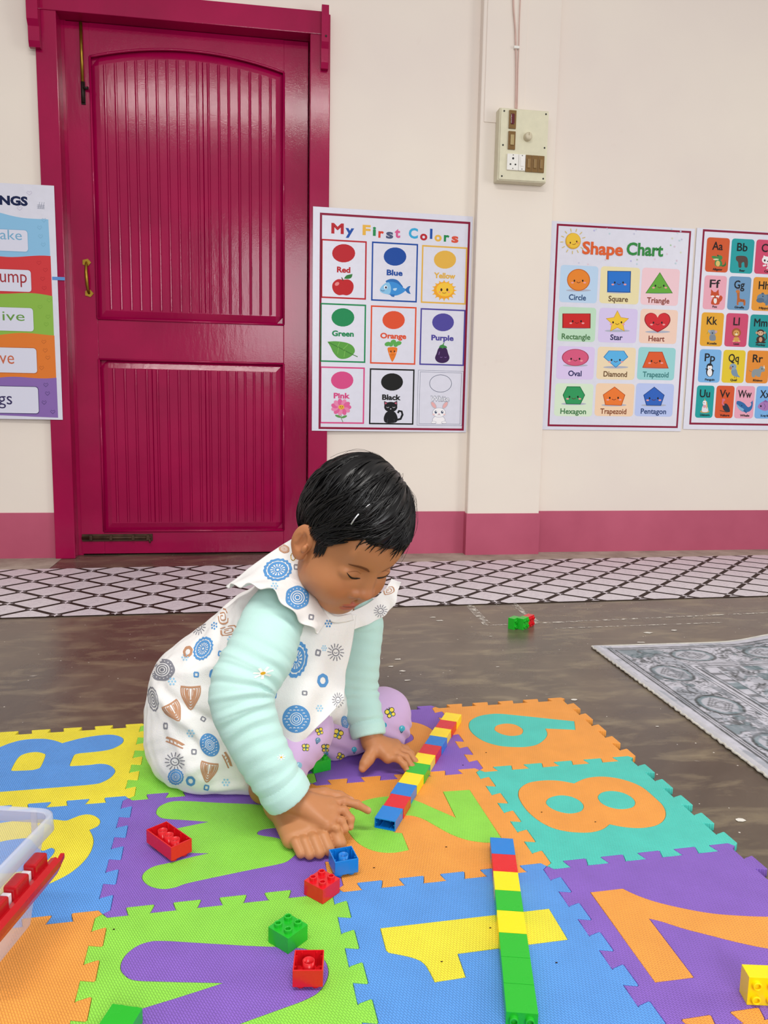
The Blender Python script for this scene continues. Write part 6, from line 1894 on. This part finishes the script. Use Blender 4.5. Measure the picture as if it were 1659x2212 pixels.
# ------------------------------------------------------------------ printed motifs, lying on the cloth
t = NT('textile_print')
va = t.n('ShaderNodeVertexColor', layer_name='Col')
t.P(Base_Color=va.outputs[0], Roughness=0.8, Specular_IOR_Level=0.15)
M_TPRINT = t.m
BLU, LBL, BRN, GRY, YEL = '5a94cc', '9ccbe6', 'bd8d6e', '85858e', 'e6cf4e'
class Motif:
    def __init__(s, tree, px, py, rx, ry=None, rot=0.0):
        s.t, s.p, s.r, s.c = tree, (px, py), (rx, ry or rx), math.radians(rot)
        s.v, s.f, s.col, s.ly = [], [], [], 0
    def P(s, u, v, lift):
        x, y = u * s.r[0], v * s.r[1]
        x, y = x * math.cos(s.c) - y * math.sin(s.c), x * math.sin(s.c) + y * math.cos(s.c)
        d = Vector(ray(s.p[0] + x, s.p[1] + y)).normalized(); h = s.t.ray_cast(Vector(CAM), d)
        if h[0] is None: return None
        n = h[1] if h[1].dot(d) < 0 else -h[1]
        return tuple(h[0] + n * lift)
    def grid(s, uv, col, cyc=True):
        """uv: rows x cols of (u, v)"""
        lift = .0005 + .00018 * s.ly
        R_, C_n = len(uv), len(uv[0])
        pts = [[s.P(u, v, lift) for u, v in r] for r in uv]
        b = len(s.v); idm = {}
        for i in range(R_):
            for j in range(C_n):
                if pts[i][j] is not None: idm[i, j] = len(s.v); s.v.append(pts[i][j])
        for i in range(R_ - 1):
            for j in range(C_n if cyc else C_n - 1):
                k_ = [(i, j), (i, (j + 1) % C_n), (i + 1, (j + 1) % C_n), (i + 1, j)]
                if not all(q in idm for q in k_): continue
                q = [s.v[idm[w]] for w in k_]
                if max(math.dist(q[0], q[2]), math.dist(q[1], q[3])) > .02: continue      # jumps over a hem
                s.f.append([idm[w] for w in k_]); s.col.append(lin(col))
    def ring(s, r0, r1, col, n=28, wob=0.0, k=9, cx=0, cy=0):
        m = max(2, int((r1 - r0) * max(s.r) / 3.0) + 1)
        s.grid([[(cx + r * (1 + wob * math.sin(k * a)) * math.cos(a), cy + r * (1 + wob * math.sin(k * a)) * math.sin(a)) for a in np.linspace(0, 2 * math.pi, n + 1)[:-1]] for r in np.linspace(max(r0, .01), r1, m + 1)], col)
    def line(s, pts, w, col):
        P_ = catmull(np.array(pts, float), 3, closed=False); rows = [[], []]
        for i, p in enumerate(P_):
            tg = P_[min(i + 1, len(P_) - 1)] - P_[max(i - 1, 0)]; tg = tg / (np.linalg.norm(tg) + 1e-9); n = np.array((-tg[1], tg[0])) * w / 2
            rows[0].append(tuple(p - n)); rows[1].append(tuple(p + n))
        s.grid(rows, col, cyc=False)
    def up(s): s.ly += 1
    def end(s, parent, name='printed_motif'):
        if not s.f: return
        me = bpy.data.meshes.new(name); me.from_pydata(s.v, [], s.f)
        ca = me.color_attributes.new('Col', 'FLOAT_COLOR', 'CORNER'); arr = np.ones((len(me.loops), 4), np.float32); i = 0
        for f, c in zip(s.f, s.col): arr[i:i + len(f), :3] = c; i += len(f)
        ca.data.foreach_set('color', arr.ravel())
        me.polygons.foreach_set('use_smooth', [True] * len(me.polygons))
        o = link(name, me, M_TPRINT, parent)
        o['kind'] = 'stuff'
        return o
WHT = 'ecebea'
def wheel(m, c):
    m.ring(.80, 1.0, c, 36, .06, 16); m.ring(.52, .72, c); m.ring(.1, .22, c); 
    for k_ in range(14):
        a = k_ * 2 * math.pi / 14; m.line([(.25 * math.cos(a), .25 * math.sin(a)), (.55 * math.cos(a), .55 * math.sin(a))], .09, c)
def spiral(m, c):
    m.ring(0, 1.0, c, 30, .03, 6); m.up()
    for r in (.16, .34, .52): m.ring(r, r + .07, WHT)
    for k_ in range(16):
        a = k_ * 2 * math.pi / 16; m.ring(0, .05, WHT, 6, cx=.78 * math.cos(a), cy=.78 * math.sin(a))
def rings(m, c):
    m.ring(.86, 1.0, c, 30, .05, 18)
    for r in (.12, .36, .6): m.ring(r, r + .10, c)
def dashes(m, c):
    m.ring(0, 1, c, 34); m.up()
    for r in (.14, .28, .42): m.ring(r, r + .045, WHT)
    for j, y in enumerate(np.linspace(-.85, .85, 9)):
        for x in np.linspace(-.8, .8, 7):
            xx = x + (.13 if j % 2 else 0)
            if .52 < math.hypot(xx, y) < .88: m.line([(xx - .08, y + .02), (xx, y - .02), (xx + .08, y + .02)], .05, WHT)
def ring_m(m, c): m.ring(.5, 1.0, c, 22, .04, 7)
def fan(m, c):
    for k_, r in enumerate((.35, .60, .85, 1.08)):
        m.line([(-.8 * r, -.75 + .2 * (1 - r)), (-.75 * r, -.2), (-.4 * r, .45 * r), (0, .95 * r - .05), (.4 * r, .45 * r), (.75 * r, -.2), (.8 * r, -.75 + .2 * (1 - r))], .13, c)
    m.line([(-.9, -.85), (0, -.78), (.9, -.85)], .16, c)
    for x in (-.45, -.15, .15, .45): m.line([(x, -.7), (x * .6, .1)], .08, c)
def sunm(m, c):
    m.ring(.34, .46, c)
    for k_ in range(14):
        a = k_ * 2 * math.pi / 14; m.line([(.55 * math.cos(a), .55 * math.sin(a)), (1.0 * math.cos(a + .08), 1.0 * math.sin(a + .08))], .10, c)
    m.line([(-.2, .0), (.0, .12), (.2, .0)], .08, c)
def square(m, c):
    m.line([(-.8, -.8), (.8, -.7)], .5, c); m.line([(-.75, .75), (.8, .8)], .5, c); m.line([(-.75, -.7), (-.7, .8)], .5, c); m.line([(.75, -.7), (.7, .8)], .5, c)
def sqspiral(m, c):
    m.line([(-.9, -.9), (.9, -.8), (.9, .9), (-.8, .85), (-.85, -.5)], .22, c); m.line([(-.45, -.4), (.5, -.4), (.5, .5), (-.4, .5), (-.4, -.05), (.1, -.05)], .17, c)
def bar(m, c):
    m.line([(-1, -.6), (0, -.3), (1, .4)], .5, c); m.line([(-.95, .3), (0, .7), (1, 1.2)], .3, c)
    for x in (-.6, -.2, .2, .6): m.line([(x, -.2), (x + .1, .5)], .12, c)
def dots(m, c):
    for k_ in range(6): m.ring(0, .26, c, 8, cx=.75 * math.cos(k_ * 1.05), cy=.75 * math.sin(k_ * 1.05))
    m.ring(0, .26, c, 8)
for fn, c, px, py, rx, ry, rot in (
        (wheel, BLU, 600, 1231, 31, 24, -10), (spiral, BLU, 642, 1291, 26, 25, 20), (square, GRY, 672, 1333, 6, 6, 5), (sqspiral, BRN, 481, 1331, 10, 16, -10), (sqspiral, BRN, 493, 1362, 17, 9, -15), (wheel, BLU, 439, 1401, 19, 27, 30),
        (dots, BLU, 463, 1352, 7, 9, 20), (spiral, GRY, 351, 1447, 27, 24, -10), (ring_m, BLU, 466, 1457, 14, 14, 0), (square, BLU, 477, 1412, 6, 6, 10), (square, BLU, 424, 1457, 6, 6, 0), (fan, BRN, 412, 1506, 24, 27, 0),
        (fan, BRN, 376, 1537, 21, 23, -30), (rings, GRY, 331, 1510, 11, 27, -10), (bar, BRN, 378, 1602, 20, 9, 12), (sunm, GRY, 378, 1645, 22, 20, 15), (wheel, BLU, 380, 1678, 17, 17, 20), (dashes, BLU, 453, 1609, 20, 26, -25),
        (fan, BRN, 450, 1667, 21, 23, 10), (ring_m, BLU, 412, 1687, 10, 11, -30), (square, BLU, 446, 1701, 6, 6, 10), (square, GRY, 419, 1624, 6, 6, 0), (square, GRY, 358, 1568, 5, 7, 0), (square, GRY, 439, 1553, 6, 5, 30),
        (bar, BRN, 492, 1640, 16, 9, 50), (wheel, BLU, 640, 1425, 24, 40, 12), (ring_m, BLU, 697, 1470, 12, 15, 0), (square, GRY, 687, 1410, 6, 7, 10), (square, GRY, 658, 1497, 6, 5, 0), (sunm, GRY, 725, 1409, 18, 19, 0),
        (dashes, BLU, 640, 1553, 30, 30, 0), (square, BLU, 591, 1501, 7, 7, 5), (ring_m, GRY, 606, 1613, 12, 13, 0), (sunm, GRY, 730, 1512, 13, 16, 0), (spiral, BRN, 614, 1186, 12, 9, 20), (sunm, GRY, 822, 1320, 15, 14, -20),
        (sqspiral, BRN, 839, 1276, 11, 7, -20), (dots, BLU, 709, 1347, 8, 9, 0), (dots, LBL, 372, 1472, 9, 9, 0), (dots, LBL, 412, 1584, 9, 9, 0), (dots, LBL, 593, 1266, 8, 8, 0), (dots, LBL, 499, 1381, 8, 8, 0), (dots, LBL, 400, 1420, 8, 8, 0),
        (dots, LBL, 640, 1190, 7, 7, 0), (dots, LBL, 690, 1530, 8, 8, 0), (dots, LBL, 488, 1690, 9, 9, 0), (dots, LBL, 590, 1580, 9, 9, 0), (square, GRY, 640, 1225, 6, 6, 0), (ring_m, BRN, 406, 1408, 10, 13, 20), (sunm, GRY, 430, 1355, 14, 18, 30),
        (dots, LBL, 700, 1400, 6, 7, 0), (fan, BRN, 500, 1560, 18, 20, 0), (rings, BLU, 540, 1620, 16, 18, 0), (dashes, BLU, 745, 1560, 8, 14, -10), (sunm, GRY, 560, 1690, 15, 12, 0)):
    m = Motif(tree_dress, px, py, rx, ry, rot)
    fn(m, c)
    m.end(dress)
def butterfly(m, c):
    for sx in (-1, 1):
        m.ring(0, .48, '2a3036', 12, cx=sx * .45, cy=-.38); m.ring(0, .40, '2a3036', 12, cx=sx * .38, cy=.42)
    m.up()
    for sx in (-1, 1):
        m.ring(0, .36, c, 12, cx=sx * .45, cy=-.38); m.ring(0, .29, c, 12, cx=sx * .38, cy=.42)
    m.up(); m.line([(0, -.6), (0, .7)], .16, '3a8a9a'); m.line([(0, -.6), (-.3, -1.0)], .08, '2a3036'); m.line([(0, -.6), (.25, -1.0)], .08, '2a3036')
def balloon(m, c):
    m.ring(0, .8, c, 14, cy=-.2); m.up(); m.line([(-.3, .5), (0, 1.0), (.3, .5)], .2, '1f6a80'); m.line([(-.3, -.2), (-.1, -.7)], .2, 'b8e4f0')
for fn, c, px, py, r, rot in ((butterfly, YEL, 730, 1586, 12, 20), (butterfly, 'c8b450', 703, 1616, 10, 0), (butterfly, YEL, 843, 1540, 12, -25), (balloon, '2f9ab8', 829, 1568, 8, 0), (balloon, '6a8aa8', 686, 1600, 7, 20), (balloon, '5a90b0', 704, 1629, 7, 0), (butterfly, YEL, 735, 1634, 9, 30),
                              (balloon, '4ab0c8', 868, 1575, 8, 10), (balloon, '8ab8d0', 645, 1655, 9, 0), (butterfly, YEL, 800, 1545, 9, 10), (balloon, '4ab0c8', 765, 1620, 7, 0), (butterfly, YEL, 690, 1580, 9, -20), (butterfly, 'd8c860', 660, 1615, 9, 0)):
    m = Motif(tree_tr, px, py, r, r, rot); fn(m, c); m.end(trousers)
def daisy(m, c):
    for k_ in range(7):
        a = k_ * 2 * math.pi / 7; m.line([(.15 * math.cos(a), .15 * math.sin(a)), (.95 * math.cos(a), .95 * math.sin(a))], .26, 'f0efe6')
    m.up(); m.ring(0, .25, 'e0a828', 10)
for px, py, rx, ry in ((568, 1454, 24, 13), (607, 1636, 10, 7), (540, 1400, 1, 1)):
    if rx < 2: continue
    m = Motif(SLV[0], px, py, rx, ry, -15); daisy(m, WHT); m.end(SLO[0])
